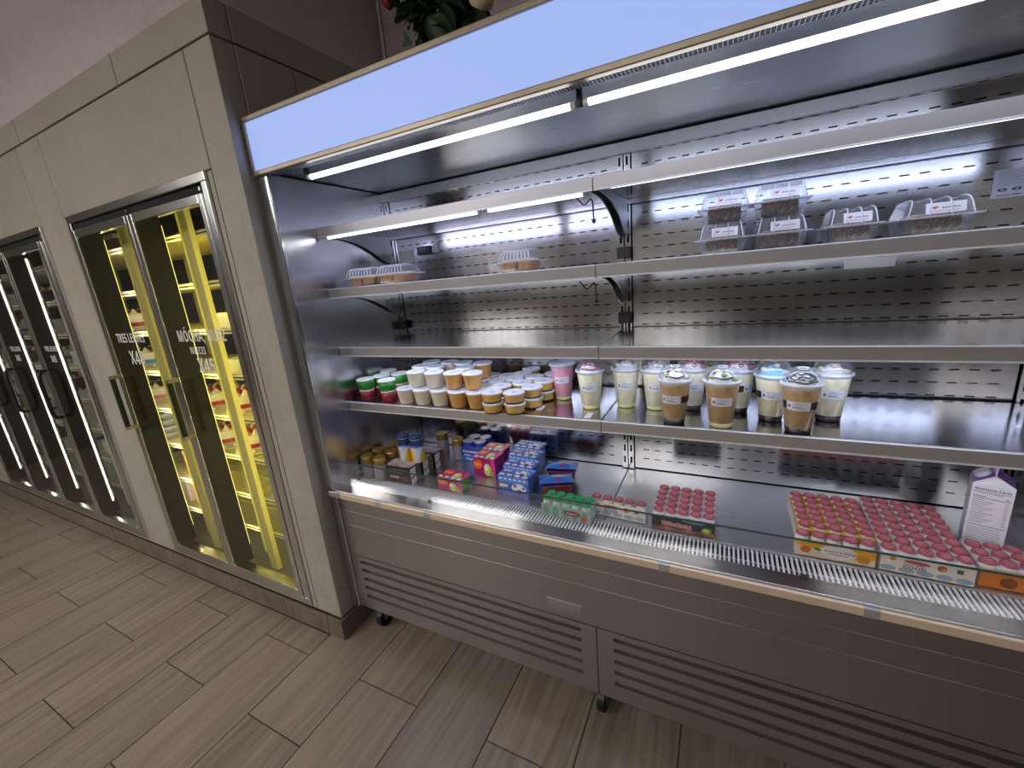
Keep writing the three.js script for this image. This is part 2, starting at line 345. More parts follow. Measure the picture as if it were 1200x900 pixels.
// --- canopy
const cp = part('canopy', box(XL - 0.046, XR + 0.046, 1.908, 2.055, -1.69, -1.082, 0.004), M.steel, dc);
part('canopy_lining', dish(sheet(1, 1.905, XL, XR, ZBK, -1.083, -1, 60, 16), 1, 0.0014), steel(0.5, [0.42, 0.425, 0.44]), cp);
part('canopy_flange', box(XL, XR, 1.862, 1.899, ZBK + 0.001, ZBK + 0.02, 0.002), M.rail, dc);
{
  const fins = []; for (let x = XL; x < XR; x += 0.009) fins.push(box(x, x + 0.0016, 1.902, 1.92, -1.080, -1.045));
  for (const z of [-1.072, -1.063, -1.054]) fins.push(box(XL, XR, 1.903, 1.92, z, z + 0.0014));
  const o = part('air_outlet', merge(fins), std({ color: lin(0.22, 0.24, 0.32), roughness: 0.5 }), dc); o.userData.kind = 'stuff';
  part('outlet_duct', box(XL - 0.04, XR + 0.04, 1.92, 2.05, -1.080, -1.045), M.dark, dc);
}
{ // light box header
  const h = part('light_box', merge([box(XL - 0.052, XR + 0.052, 2.062, 2.078, -1.10, -1.022, 0.003), box(XL - 0.052, XR + 0.052, 1.898, 1.914, -1.044, -1.022, 0.003), box(XL - 0.052, XL - 0.044, 1.914, 2.062, -1.044, -1.022), box(XR + 0.044, XR + 0.052, 1.914, 2.062, -1.044, -1.022)]), M.trim, dc);
  part('light_diffuser', box(XL - 0.044, XR + 0.044, 1.914, 2.062, -1.042, -1.029), M.lightFace, h);
  areaLight(XR - XL + 0.08, 0.14, [(XL + XR) / 2, 1.988, -1.0275], [0, 0, 1], lin(0.40, 0.53, 1.0), BOX_LIGHT);
}
function lampTube(x0, x1, y, z, r, parent, dir, L, col) {
  const t = part('lamp_or_fill_tube', rod([x0 + 0.012, y, z], [x1 - 0.012, y, z], r, 12), M.lampTube, parent);
  for (const [a, b] of [[x0, x0 + 0.012], [x1 - 0.012, x1]]) part('end_cap', rod([a, y, z], [b, y, z], r * 1.15, 12), M.white, t);
  const q = r + 0.0015;
  areaLight(x1 - x0 - 0.03, 2 * r, [(x0 + x1) / 2, y + dir[1] * q, z + dir[2] * q], dir, col, L);
}
const COOL = lin(0.58, 0.68, 1.0), VIO = lin(0.60, 0.60, 1.0);
lampTube(-1.262, XC - 0.006, 1.874, -1.088, 0.0078, dc, [0, -0.96, -0.28], CANOPY_LIGHT, COOL);
lampTube(XC + 0.014, 0.64, 1.874, -1.088, 0.0078, dc, [0, -0.96, -0.28], CANOPY_LIGHT, COOL);
for (const x of [-1.27, XC + 0.004, 0.65]) part('lamp_holder', box(x - 0.006, x + 0.006, 1.868, 1.906, -1.095, -1.081, 0.002), M.black, dc);
// --- perforated back panels
function perforated(x0, x1, y0, y1, z) {
  const gs = [], rowH = 0.0036, pitch = 0.0425, slot = 0.0215, rows = [];
  for (let y = y0 + 0.04; y < y1 - 0.02; y += 0.0385) rows.push(y);
  let yp = y0; const n = Math.floor((x1 - x0 - 0.03) / pitch), m = (x1 - x0 - n * pitch) / 2;
  const strip = (a, b, c, d) => gs.push(sheet(2, z, a, b, c, d, 1, 1, 1));
  const solid = (c, d) => { let xp = x0; for (let i = 0; i < n; i++) { const xs = x0 + m + i * pitch + (pitch - slot) / 2; strip(xp, xs, c, d); strip(xs, xs + slot, c, d); xp = xs + slot; } strip(xp, x1, c, d); };
  for (const y of rows) {
    solid(yp, (yp + y) / 2); solid((yp + y) / 2, y);
    let xp = x0;
    for (let i = 0; i < n; i++) { const xs = x0 + m + i * pitch + (pitch - slot) / 2; strip(xp, xs, y, y + rowH); xp = xs + slot; }
    strip(xp, x1, y, y + rowH); yp = y + rowH;
  }
  solid(yp, y1);
  return dish(merge(gs), 2, 0.0016, 2.0);
}
const US = 0.026; // half width of the pair of uprights in the middle
part('back_panel', perforated(XL + 0.028, XC - US, 0.704, 1.9, ZBK), M.backSteel, dc);
part('back_panel', perforated(XC + US, XR - 0.028, 0.704, 1.9, ZBK), M.backSteel, dc);
function upright(x, w = 0.021) {
  const gs = [box(x - w / 2, x - 0.0035, 0.704, 1.86, ZBK - 0.004, ZBK + 0.012), box(x + 0.0035, x + w / 2, 0.704, 1.86, ZBK - 0.004, ZBK + 0.012)];
  for (let y = 0.704; y < 1.86; y += 0.05) gs.push(box(x - 0.0035, x + 0.0035, y, Math.min(y + 0.022, 1.86), ZBK + 0.008, ZBK + 0.012));
  return part('upright', merge(gs), M.shelfSteel, dc);
}
for (const x of [XL + 0.014, XC - 0.0125, XC + 0.0125, XR - 0.014]) upright(x);
// --- shelves, two bays on four levels
const bracketPoly = (y) => { const p = [[ZS - 0.02, y - 0.019], [ZS - 0.02, y - 0.034]]; for (let k = 0; k <= 8; k++) { const t = k / 8; p.push([ZS - 0.05 - 0.27 * t, y - 0.036 - 0.085 * Math.pow(t, 2.2)]); } p.push([ZBK + 0.03, y - 0.14], [ZBK + 0.013, y - 0.14], [ZBK + 0.013, y - 0.019]); return p; };
SHELF_Y.forEach((y, i) => {
  for (const [x0, x1, bay] of [[XL + 0.002, XC - 0.0015, 0], [XC + 0.0015, XR - 0.002, 1]]) {
    const s = part('shelf', merge([box(x0, x1, y - 0.0185, y - 0.0005, ZBK + 0.02, ZS - 0.0085, 0.002), box(x0, x1, y - 0.034, y - 0.019, ZBK + 0.02, ZBK + 0.028)]), M.shelfSteel, dc);
    part('price_rail', extrudeX([[ZS + 0.0018, y - 0.002], [ZS - 0.001, y], [ZS - 0.008, y], [ZS - 0.008, y - 0.036], [ZS + 0.0022, y - 0.036], [ZS + 0.0022, y - 0.0335], [ZS, y - 0.0325]], x0, x1), M.rail, s);
    part('rail_edge', box(x0 + 0.001, x1 - 0.001, y - 0.0365, y - 0.0335, ZS + 0.0022, ZS + 0.0036, 0.0006), M.railBead, s);
    for (const bx of [x0 + 0.008, x1 - 0.012]) part('bracket', extrudeX(bracketPoly(y), bx, bx + 0.004), i === 0 ? M.darkAlu : M.shelfSteel, s);
    const top = i === 0, ty = top ? y - 0.0365 + (bay ? 0.008 : 0) : y - 0.0285, xm = x0 + 0.6 * (x1 - x0), k = [0.8, 0.10, 1.4, 0.55][i];
    part('lamp_base', box(x0 + 0.02, x1 - 0.02, top ? y - 0.03 : y - 0.0235, y - 0.019, ZS - 0.034, ZS - 0.012), M.white, s);
    for (const [p, q] of bay || !top ? [[x0 + 0.03, x1 - 0.03]] : [[x0 + 0.022, xm + 0.07], [xm + 0.085, x1 - 0.02]]) lampTube(p, q, ty, ZS - 0.021, top ? 0.0062 : 0.0046, s, [0, -0.8, -0.6], SHELF_LIGHT * k, top && !bay ? VIO : COOL);  // second shelf: weak hidden tubes added to tint its back wall bluish
  }
});
// sockets and hanging cables on the uprights
for (const [x, y] of [[XC, 1.545], [XC, 1.315], [XL + 0.016, 1.315]]) part('socket', box(x - 0.024, x + 0.024, y - 0.022, y + 0.018, ZBK + 0.0125, ZBK + 0.032, 0.004), M.black, dc);
for (const [x, y] of [[-0.365, 1.69], [-0.365, 1.452]]) {
  const c = part('cable', tube([[x - 0.03, y + 0.012, -1.26], [x - 0.01, y - 0.012, -1.27], [x + 0.006, y + 0.004, -1.29], [x + 0.004, y - 0.05, -1.32]], 0.0022, 24, 6), M.black, dc);
  const b = new THREE.SphereGeometry(0.0065, 12, 8); b.translate(x + 0.004, y - 0.055, -1.32); part('cable_plug', b, M.black, c);
}
// --- deck, intake grille, glass, sill and bumper
for (const [x0, x1] of [[XL + 0.001, XC - 0.0012], [XC + 0.0012, XR - 0.001]]) part('deck_pan', box(x0, x1, YD - 0.012, YD - 0.0005, ZBK + 0.002, -1.190, 0.002), M.deckSteel, dc);
{
  const gr = part('intake_grille', merge([box(XL + 0.001, XR - 0.001, YD - 0.01, YD, -1.098, -1.090), box(XL + 0.001, XR - 0.001, YD - 0.01, YD, -1.1895, -1.183), box(XL + 0.001, XR - 0.001, YD - 0.014, YD - 0.009, -1.142, -1.136)]), M.rail, dc);
  const slat = metric(new RoundedBoxGeometry(0.0054, 0.007, 0.085, 1, 0.0012)), mat = phy({ color: lin(0.74, 0.75, 0.78), metalness: 0.1, roughness: 0.32 });
  const n = 186, p = (XR - XL - 0.012) / n;
  for (let i = 0; i < n; i++) { const s = local('slat', slat, mat, gr); s.position.set(XL + 0.006 + p * (i + 0.5), YD - 0.0045, -1.1405); }
}
part('front_sill', box(XL + 0.001, XR - 0.001, 0.700, 0.7155, -1.089, -1.0335, 0.003), M.shelfSteel, dc);
{
  const g = part('front_glass', box(XL + 0.003, XR - 0.003, 0.7165, 0.822, -1.0805, -1.0755), M.glass, dc);
  part('polished_edge', box(XL + 0.003, XR - 0.003, 0.8222, 0.8245, -1.081, -1.075), M.glassEdge, g);
  for (const x of [-0.95, 0.2, 0.62]) part('glass_clip', box(x - 0.008, x + 0.008, 0.7158, 0.722, -1.0875, -1.0815), M.black, g);
}
part('bumper_rail', box(XL + 0.045, XR - 0.001, 0.688, 0.7125, -1.0325, -1.022, 0.0035), M.bumper, dc);
part('bumper_end', box(XL - 0.04, XL + 0.044, 0.688, 0.714, -1.0335, -1.022, 0.003), M.shelfSteel, dc);
for (const x of [-1.15, -0.92, -0.12, 0.32]) part('bumper_reflection_gap', box(x - 0.016, x + 0.016, 0.6875, 0.713, -1.0328, -1.0216, 0.003), M.rail, dc);  // dark breaks in the mirrored ceiling lights, built as pieces
// --- front panels
for (const [a, b] of [[0.401, 0.5455], [0.5463, 0.6125], [0.6133, 0.688]]) part('front_panel', box(XL - 0.04, XR + 0.04, a, b, ZF - 0.018, ZF, 0.0012), M.panelSteel, dc);
function louvre(x0, x1, sx0, sx1) {
  const ys = [0.205, 0.250, 0.294, 0.338, 0.378], gs = [], h = 0.0155, z0 = ZF - 0.016, z1 = ZF;
  let yp = 0.13;
  for (const y of ys) { gs.push(box(x0, x1, yp, y - h, z0, z1)); gs.push(box(x0, sx0, y - h, y, z0, z1), box(sx1, x1, y - h, y, z0, z1)); yp = y; }
  gs.push(box(x0, x1, yp, 0.398, z0, z1));
  const p = part('louvre_panel', merge(gs), M.panelSteel, dc);
  for (const y of ys) part('louvre_slat', extrudeX([[ZF - 0.003, y - 0.0005], [ZF - 0.0185, y - h * 0.8], [ZF - 0.0205, y - h * 0.8], [ZF - 0.005, y + 0.0005]], sx0 + 0.001, sx1 - 0.001), M.darkAlu, p);
}
louvre(XL - 0.04, XC - 0.0015, -1.355, -0.378);
louvre(XC + 0.0015, XR + 0.04, -0.272, 0.70);
part('condenser_coil', box(XL + 0.05, XR - 0.05, 0.16, 0.385, -1.15, -1.10), std({ color: lin(0.12, 0.07, 0.045), roughness: 0.5, metalness: 0.5 }), dc);
part('rating_plate', box(-0.49, -0.372, 0.432, 0.466, ZF + 0.0002, ZF + 0.003, 0.001), phy({ color: lin(0.42, 0.42, 0.43), metalness: 0.8, roughness: 0.35 }), dc);
for (const [x, z] of [[-1.34, -1.115], [0.68, -1.115], [-1.34, -1.60], [0.68, -1.60], [-0.33, -1.115]]) {
  const c = part('castor', merge([rod([x - 0.012, 0.045, z], [x + 0.012, 0.045, z], 0.0445, 20)]), M.black, dc);
  part('castor_fork', extrudeX([[z - 0.022, 0.129], [z - 0.016, 0.04], [z + 0.016, 0.04], [z + 0.022, 0.129]], x + 0.0135, x + 0.0175), M.darkAlu, c);
  part('castor_fork', extrudeX([[z - 0.022, 0.129], [z - 0.016, 0.04], [z + 0.016, 0.04], [z + 0.022, 0.129]], x - 0.0175, x - 0.0135), M.darkAlu, c);
}
// --- small fixtures inside the case
{
  const tex = canvasTex(256, 384, (c, w, h) => {
    c.fillStyle = '#d9dce8'; c.fillRect(0, 0, w, h); c.fillStyle = '#7f8797';
    for (let k = 0; k < 13; k++) { c.fillRect(18, 20 + k * 17, 60 + ((k * 53) % 90), 4); c.fillRect(150, 20 + k * 17, 40 + ((k * 37) % 50), 4); }
    c.fillStyle = '#55607a'; for (const x of [50, 118]) { c.beginPath(); c.arc(x, 275, 24, 0, 7); c.fill(); c.fillStyle = '#c6cbd8'; c.fillRect(x - 6, 262, 12, 26); c.fillStyle = '#55607a'; }
    c.font = 'bold 20px sans-serif'; c.fillText('NSF', 168, 282); c.fillStyle = '#a23b46'; c.fillRect(24, 345, 70, 12); c.fillStyle = '#3a3f78'; c.fillRect(100, 343, 40, 14);
  });
  const t = thing('rating_label', 'white printed rating sheet stuck on the perforated back of the display case', 'label', [0.64, 1.583, ZBK + 0.002]);
  part('sheet', box(0.601, 0.70, 1.583, 1.65, ZBK + 0.001, ZBK + 0.002), std({ map: tex, roughness: 0.6 }), t).geometry.setAttribute('uv', new THREE.BoxGeometry(1, 1, 1).attributes.uv);
  const k = thing('temperature_controller', 'small black temperature display beside a pale plate on the case back', 'controller', [-1.22, 1.60, ZBK + 0.002]);
  part('housing', box(-1.238, -1.165, 1.62, 1.656, ZBK + 0.001, ZBK + 0.022, 0.003), M.black, k);
  part('display', box(-1.232, -1.182, 1.627, 1.65, ZBK + 0.022, ZBK + 0.0235), std({ color: 0x0c2a26, roughness: 0.15 }), k);
  part('terminal', box(-1.160, -1.135, 1.624, 1.654, ZBK + 0.001, ZBK + 0.016, 0.002), M.darkAlu, k);
  part('plate', box(-1.355, -1.275, 1.594, 1.648, ZBK + 0.001, ZBK + 0.004), M.plastic(0.45, 0.44, 0.38), k);
  const hld = thing('price_holder', 'clear plastic price tag holder hanging below the second shelf rail', 'tag holder', [0.277, 1.449, ZS + 0.005]);
  part('sleeve', box(0.233, 0.321, 1.449, 1.4705, ZS + 0.0035, ZS + 0.0055), phy({ color: lin(0.86, 0.89, 0.96), transmission: 0.7, thickness: 0, roughness: 0.15 }), hld);
  part('card', box(0.25, 0.30, 1.455, 1.465, ZS + 0.0038, ZS + 0.0048), M.white, hld);
  for (const [px, py] of [[634, 478], [690, 487]]) {
    const p = at(px, py, 1.0455), c = thing('price_card', 'small white price card lying on the drinks shelf', 'price card', [p.x, 1.0455, p.z], 0, 'small price cards on the drinks shelf');
    local('card', new THREE.BoxGeometry(0.02, 0.0008, 0.05).translate(0, 0.0004, 0), M.white, c);
  }
}

// ================================================================= GOODS ON THE DRINKS SHELF (fourth shelf)
const Y4 = 1.0455;
const cupWall = (rb, rt, h) => lathe([[0, 0], [rb - 0.002, 0], [rb, 0.002], [rt, h]], 28);
const cupLid = (r, y) => lathe([[0, y + 0.0035], [r * 0.84, y + 0.0035], [r * 0.88, y + 0.006], [r * 0.99, y + 0.006], [r * 1.05, y + 0.0035], [r * 1.05, y - 0.001], [r, y - 0.001]], 28);
const lidPrint = canvasTex(128, 128, (c) => {
  c.fillStyle = '#dfe2ec'; c.fillRect(0, 0, 128, 128); c.fillStyle = '#8d93b4'; c.beginPath(); c.arc(64, 52, 17, 0, 7); c.fill(); c.fillStyle = '#dfe2ec'; c.beginPath(); c.arc(64, 52, 9, 0, 7); c.fill();
  c.fillStyle = '#9aa0bb'; for (let k = 0; k < 3; k++) c.fillRect(34 + k * 5, 78 + k * 9, 60 - k * 10, 4);
});
M.lidPrint = phy({ map: lidPrint, roughness: 0.35, metalness: 0.1 });
function lidded(t, r, y, print = true) {
  const l = local('lid', cupLid(r, y), M.foil, t);
  if (print) { const d = new THREE.CircleGeometry(r * 0.8, 24).rotateX(-PI / 2).rotateY(rr(0, 1.2) - 0.6).translate(0, y + 0.0039, 0); local('lid_print', d, M.lidPrint, l); }
  return l;
}
{ // layered jelly cups
  const H = 0.082, rb = 0.027, rt = 0.035, rad = (y) => rb + (rt - rb) * y / H;
  const layer = (a, b) => lathe([[0, a], [rad(a), a], [rad(b), b], [0, b]], 28);
  const t = thing('jelly_cup', 'small clear cup of green, cream and red layered jelly with white lid', 'jelly cup', [0, 0, 0], 0, 'layered jelly cups by the steel side wall');
  local('red_layer', layer(0, 0.034), M.plastic(0.28, 0.008, 0.022), t);
  local('cream_layer', layer(0.034, 0.044), M.plastic(0.75, 0.62, 0.38), t);
  local('green_layer', layer(0.044, H), M.plastic(0.01, 0.27, 0.02), t);
  lidded(t, rt, H, false).material = M.white;
  [[428, 445], [447, 440.5], [453, 446], [450, 434.5], [468, 438]].forEach(([px, py], i) => { const p = at(px, py, Y4 + H); p.x = Math.max(p.x, -1.358); i ? copyOf(t, [p.x, Y4, p.z]) : t.position.set(p.x, Y4, p.z); });
}
{ // rice pudding and caramel cups in two layers
  const H = 0.056, rb = 0.0285, rt = 0.037;
  const mk = (name, label, cat, col, group) => { const t = thing(name, label, cat, [0, -9, 0], 0, group); local('cup', cupWall(rb, rt, H), col, t); lidded(t, rt, H); return t; };
  const creamC = M.plastic(0.70, 0.63, 0.50), carC = M.plastic(0.62, 0.33, 0.09);
  const A = mk('pudding_cup', 'cream white rice pudding cup with printed lid, bottom layer of the stack', 'pudding cup', creamC, 'cream pudding cups, bottom layer');
  const B = mk('caramel_cup', 'amber caramel pudding cup with printed lid, bottom layer of the stack', 'pudding cup', carC, 'amber pudding cups, bottom layer');
  const place = (src, pts, y, label, group) => pts.forEach(([x, z], i) => copyOf(src, [x, y, z], rr(-0.5, 0.5), label, group));
  const low = [-1.118, -1.036, -0.954], lowB = [-0.872, -0.793], zs = [-1.236, -1.316, -1.397, -1.478];
  place(A, low.flatMap((x) => zs.map((z, k) => [x + 0.002 * k, z])), Y4);
  place(B, lowB.flatMap((x) => zs.map((z, k) => [x + 0.002 * k, z])), Y4);
  place(A, [[-1.078, -1.262], [-1.168, -1.352].map((v, i) => i ? v : v + 0.045), [-1.13, -1.435], [-1.045, -1.345], [-1.035, -1.435], [-0.99, -1.262].map((v, i) => i ? v : v + 0.0)], Y4 + H + 0.0065, 'cream white rice pudding cup with printed lid, on top of the stack', 'cream pudding cups, top layer');
  place(B, [[-0.90, -1.262], [-0.818, -1.266], [-0.90, -1.345], [-0.958, -1.425], [-0.87, -1.43]], Y4 + H + 0.0065, 'amber caramel pudding cup with printed lid, on top of the stack', 'amber pudding cups, top layer');
  scene.remove(A, B);
}
{ // flans in pairs
  const H = 0.031, rt = 0.036, rb = 0.031;
  const mk = (label, group) => { const t = thing('flan_cup', label, 'flan', [0, -9, 0], 0, group); local('cup', cupWall(rb, rt, H), M.plastic(0.74, 0.44, 0.12), t); local('caramel', lathe([[0, -0.0002], [rb + 0.0006, -0.0002], [rb + 0.001, 0.005], [rb, 0.005]], 28), M.plastic(0.06, 0.02, 0.006), t); lidded(t, rt, H); return t; };
  const A = mk('shallow golden flan cup under another one of the flan stack', 'shallow flan cups, lower layer'), B = mk('shallow golden flan cup with printed lid on top of the flan stack', 'shallow flan cups, upper layer');
  const pts = [[579, 457.5], [604, 459], [577, 449.5], [597, 449.5], [617, 452], [590, 442], [611, 442], [629, 446], [576, 436], [601, 434.5]].map(([px, py]) => at(px, py, Y4 + 2 * H + 0.009));
  pts.push(new THREE.Vector3(-0.588, 0, -1.475));
  // push overlapping ones apart
  for (let it = 0; it < 200; it++) { for (const p of pts) p.x = Math.max(p.x, -0.713); for (let i = 0; i < pts.length; i++) for (let j = 0; j < i; j++) { const d = pts[i].clone().sub(pts[j]); d.y = 0; const l = d.length(); if (l < 0.0800) { d.multiplyScalar((0.0801 - l) / 2 / l); pts[i].add(d); pts[j].sub(d); } } }
  for (const p of pts) { p.x = Math.max(p.x, -0.713); copyOf(A, [p.x, Y4, p.z]); copyOf(B, [p.x, Y4 + H + 0.0066, p.z]); }
  scene.remove(A, B);
}
// printed paper label wrapped on a tapered cup
const cupLabelTex = canvasTex(256, 96, (c) => {
  c.fillStyle = '#dcdfea'; c.fillRect(0, 0, 256, 96); c.fillStyle = '#6a5a86'; c.beginPath(); c.arc(36, 50, 16, 0, 7); c.fill(); c.fillStyle = '#b0496a'; c.beginPath(); c.arc(36, 46, 7, 0, 7); c.fill();
  c.fillStyle = '#6b7390'; for (let k = 0; k < 5; k++) c.fillRect(70, 14 + k * 14, 90 + ((k * 47) % 70), k === 3 ? 9 : 4);
});
M.cupLabel = std({ map: cupLabelTex, roughness: 0.5 });
function wrap(rad, y0, y1, a0, a1, n = 14) {
  const pos = [], uv = [], idx = [];
  for (let j = 0; j < 2; j++) for (let i = 0; i <= n; i++) { const y = j ? y1 : y0, a = a0 + (a1 - a0) * i / n, r = rad(y) + 0.0007; pos.push(r * Math.sin(a), y, r * Math.cos(a)); uv.push(i / n, j); }
  for (let i = 0; i < n; i++) { const a = i, b = i + 1, c = i + n + 1, d = c + 1; idx.push(a, b, d, a, d, c); }
  const g = new THREE.BufferGeometry(); g.setAttribute('position', new THREE.Float32BufferAttribute(pos, 3)); g.setAttribute('uv', new THREE.Float32BufferAttribute(uv, 2)); g.setIndex(idx); g.computeVertexNormals(); return g;
}
function speckle(base, spots) { return dataTex(128, (u, v) => { const s = 0.5 + 0.6 * per(u, v, 14, 14, 2.7) + 0.35 * per(u, v, 40, 40, 5.5); const k = Math.max(0, Math.min(1, s * 1.3 - 0.3)); return [0, 1, 2].map((i) => base[i] * (1 - k) + spots[i] * k); }, true); }
const drinkMat = (a, b) => phy({ map: speckle(a, b), roughness: 0.28, clearcoat: 0.6, clearcoatRoughness: 0.08 });
const DR = { cream: drinkMat([0.86, 0.84, 0.73], [0.76, 0.73, 0.59]), coffee: drinkMat([0.72, 0.60, 0.44], [0.61, 0.48, 0.33]), pink: drinkMat([0.86, 0.60, 0.66], [0.80, 0.50, 0.58]) };
const sauce = M.plastic(0.02, 0.009, 0.008), whip = phy({ color: lin(0.80, 0.79, 0.76), roughness: 0.55 }), blueWhip = phy({ color: lin(0.25, 0.52, 0.72), roughness: 0.5 });
const blob = (r, seedz) => { const g = new THREE.SphereGeometry(r, 10, 7), p = g.attributes.position; for (let i = 0; i < p.count; i++) { const s = 1 + 0.3 * noise.noise(p.getX(i) / r * 1.4, p.getY(i) / r * 1.4, seedz + p.getZ(i) / r); p.setXYZ(i, p.getX(i) * s, p.getY(i) * s * 0.75, p.getZ(i) * s); } g.computeVertexNormals(); return g; };
function frappe(label, px, py, o) {
  const H = 0.128, rb = 0.0285, rt = 0.0435, rad = (y) => rb + (rt - rb) * y / H;
  const p = at(px, py, Y4); const d = new THREE.Vector3(p.x, 0, p.z).normalize(); p.x += d.x * 0.026; p.z += d.z * 0.026;
  const t = thing('frappe_cup', label, 'frappe', [p.x, Y4, p.z], Math.atan2(-p.x, -p.z) + (o.turn ?? 0));
  const low = o.sauce ? 0.016 : 0.0;
  if (o.sauce) local('sauce_base', lathe([[0, 0], [rb - 0.002, 0], [rb, 0.002], [rad(low), low], [0, low]], 28), sauce, t);
  else local('juice_base', lathe([[0, 0], [rb - 0.002, 0], [rb, 0.002], [rad(0.014), 0.014], [0, 0.014]], 28), M.plastic(0.60, 0.56, 0.26), t);
  const y0 = o.sauce ? low : 0.014;
  local('drink', lathe([[0, y0], [rad(y0), y0], [rad(H - 0.012), H - 0.007], [0, H - 0.007]], 28), DR[o.drink], t);
  if (o.band) local('sauce_band', wrap(rad, 0.068, 0.088, o.band[0], o.band[1]), sauce, t);
  local('paper_label', wrap((y) => rad(y) + 0.0004, 0.066, 0.09, -0.78 + (o.la ?? 0), 0.62 + (o.la ?? 0)), M.cupLabel, t);
  local('cup_rim', lathe([[rad(H - 0.007), H - 0.007], [rt, H - 0.002], [rt + 0.0045, H - 0.001], [rt + 0.0045, H + 0.004], [rt, H + 0.006]], 32), M.frosted, t);
  if (o.flat) { local('flat_lid', lathe([[0, H + 0.004], [rt * 0.8, H + 0.004], [rt * 0.86, H + 0.0075], [rt, H + 0.0075], [rt + 0.003, H + 0.004]], 32), M.frosted, t); local('orange_slice', new THREE.CylinderGeometry(rt * 0.62, rt * 0.62, 0.006, 20).translate(0, H - 0.006, 0), M.plastic(0.8, 0.36, 0.06), t); return t; }
  // whipped cream swirl
  const sw = []; for (let k = 0; k < 60; k++) { const q = k / 60, a = q * PI * 6, r = 0.027 * (1 - q * 0.85); sw.push([r * Math.cos(a), H - 0.004 + q * 0.021, r * Math.sin(a)]); }
  const wm = o.whip === 'blue' ? blueWhip : whip;
  local('whipped_cream', merge([tube(sw, 0.0105, 90, 8), new THREE.SphereGeometry(0.034, 20, 8).scale(1, 0.42, 1).translate(0, H - 0.009, 0)]), wm, t);
  (o.top ?? []).forEach(([kind, n, col]) => {
    for (let k = 0; k < n; k++) {
      const a = k * 2.4 + 0.4, q = (k + 0.5) / n, r = 0.030 * (1 - q * 0.75), y = H + 0.005 + q * 0.019;
      if (kind === 'drizzle') { const pts = []; for (let i = 0; i < 6; i++) { const b = a + i * 0.42; pts.push([(r + 0.006) * Math.cos(b), y + 0.0035 + 0.002 * Math.sin(i * 2), (r + 0.006) * Math.sin(b)]); } local('drizzle', tube(pts, 0.0022, 12, 5), col, t); }
      else { const g = blob(kind === 'nut' ? 0.0065 : 0.0085, k * 3.1); g.translate((r + 0.004) * Math.cos(a), y + 0.002, (r + 0.004) * Math.sin(a)); local(kind === 'nut' ? 'nut' : 'topping', g, col, t); }
    }
  });
  const dome = []; for (let k = 0; k <= 10; k++) { const a = k / 10 * PI / 2; dome.push([0.0115 + (rt - 0.0115) * Math.pow(Math.cos(a), 0.75), H + 0.006 + 0.034 * Math.sin(a)]); }
  local('dome_lid', lathe(dome, 32), M.dome, t);
  local('dome_hole', lathe([[0.0125, H + 0.0395], [0.0118, H + 0.041], [0.0105, H + 0.0395]], 20), M.frosted, t);
  return t;
}
const redS = M.plastic(0.45, 0.02, 0.03), nutS = M.plastic(0.42, 0.28, 0.13, 0.5), chocS = sauce, paleS = M.plastic(0.72, 0.62, 0.34);
frappe('pink strawberry drink in a flat-lidded cup with an orange slice', 661, 469, { drink: 'pink', flat: true });
frappe('cream frappe with red syrup on its cream, next to the pink drink', 693, 480, { drink: 'cream', top: [['drizzle', 5, redS], ['topping', 2, redS]] });
frappe('cream frappe with plain white cream and pale pieces under the dome', 734, 478, { drink: 'cream', top: [['topping', 4, paleS]] });
frappe('cream frappe topped with brown nuts under a clear dome', 769, 481, { drink: 'cream', top: [['nut', 9, nutS]], la: 0.1 });
frappe('brown mocha frappe with dark sauce base and pale caramel top', 790, 498, { drink: 'coffee', sauce: true, band: [0.5, 1.5], top: [['topping', 3, paleS], ['drizzle', 2, chocS]], la: -0.2 });
frappe('cream frappe with red fruit top behind the pale-topped mocha', 810, 481, { drink: 'cream', sauce: true, top: [['topping', 7, redS]], la: 0.3 });
frappe('brown coffee frappe with greenish yellow top and yellow base', 844, 502, { drink: 'coffee', top: [['topping', 5, M.plastic(0.45, 0.48, 0.14)], ['drizzle', 2, chocS]], la: 0.1 });
frappe('cream frappe with red fruit top behind the yellow-based coffee', 863, 484, { drink: 'cream', sauce: true, band: [-0.3, 1.3], top: [['topping', 7, redS]], la: 1.2 });
frappe('cream frappe with bright blue whipped cream and dark sauce base', 902, 494, { drink: 'cream', sauce: true, band: [-1.4, -0.6], whip: 'blue', top: [['topping', 3, paleS]], la: 0.1 });
frappe('brown mocha frappe with dark chocolate drizzle over its cream', 934, 509, { drink: 'coffee', sauce: true, band: [-1.2, 1.2], top: [['drizzle', 9, chocS]] });
frappe('cream frappe with white cream and banana behind the drizzled mocha', 969, 494, { drink: 'cream', sauce: true, top: [['topping', 4, paleS]], la: 0.3 });

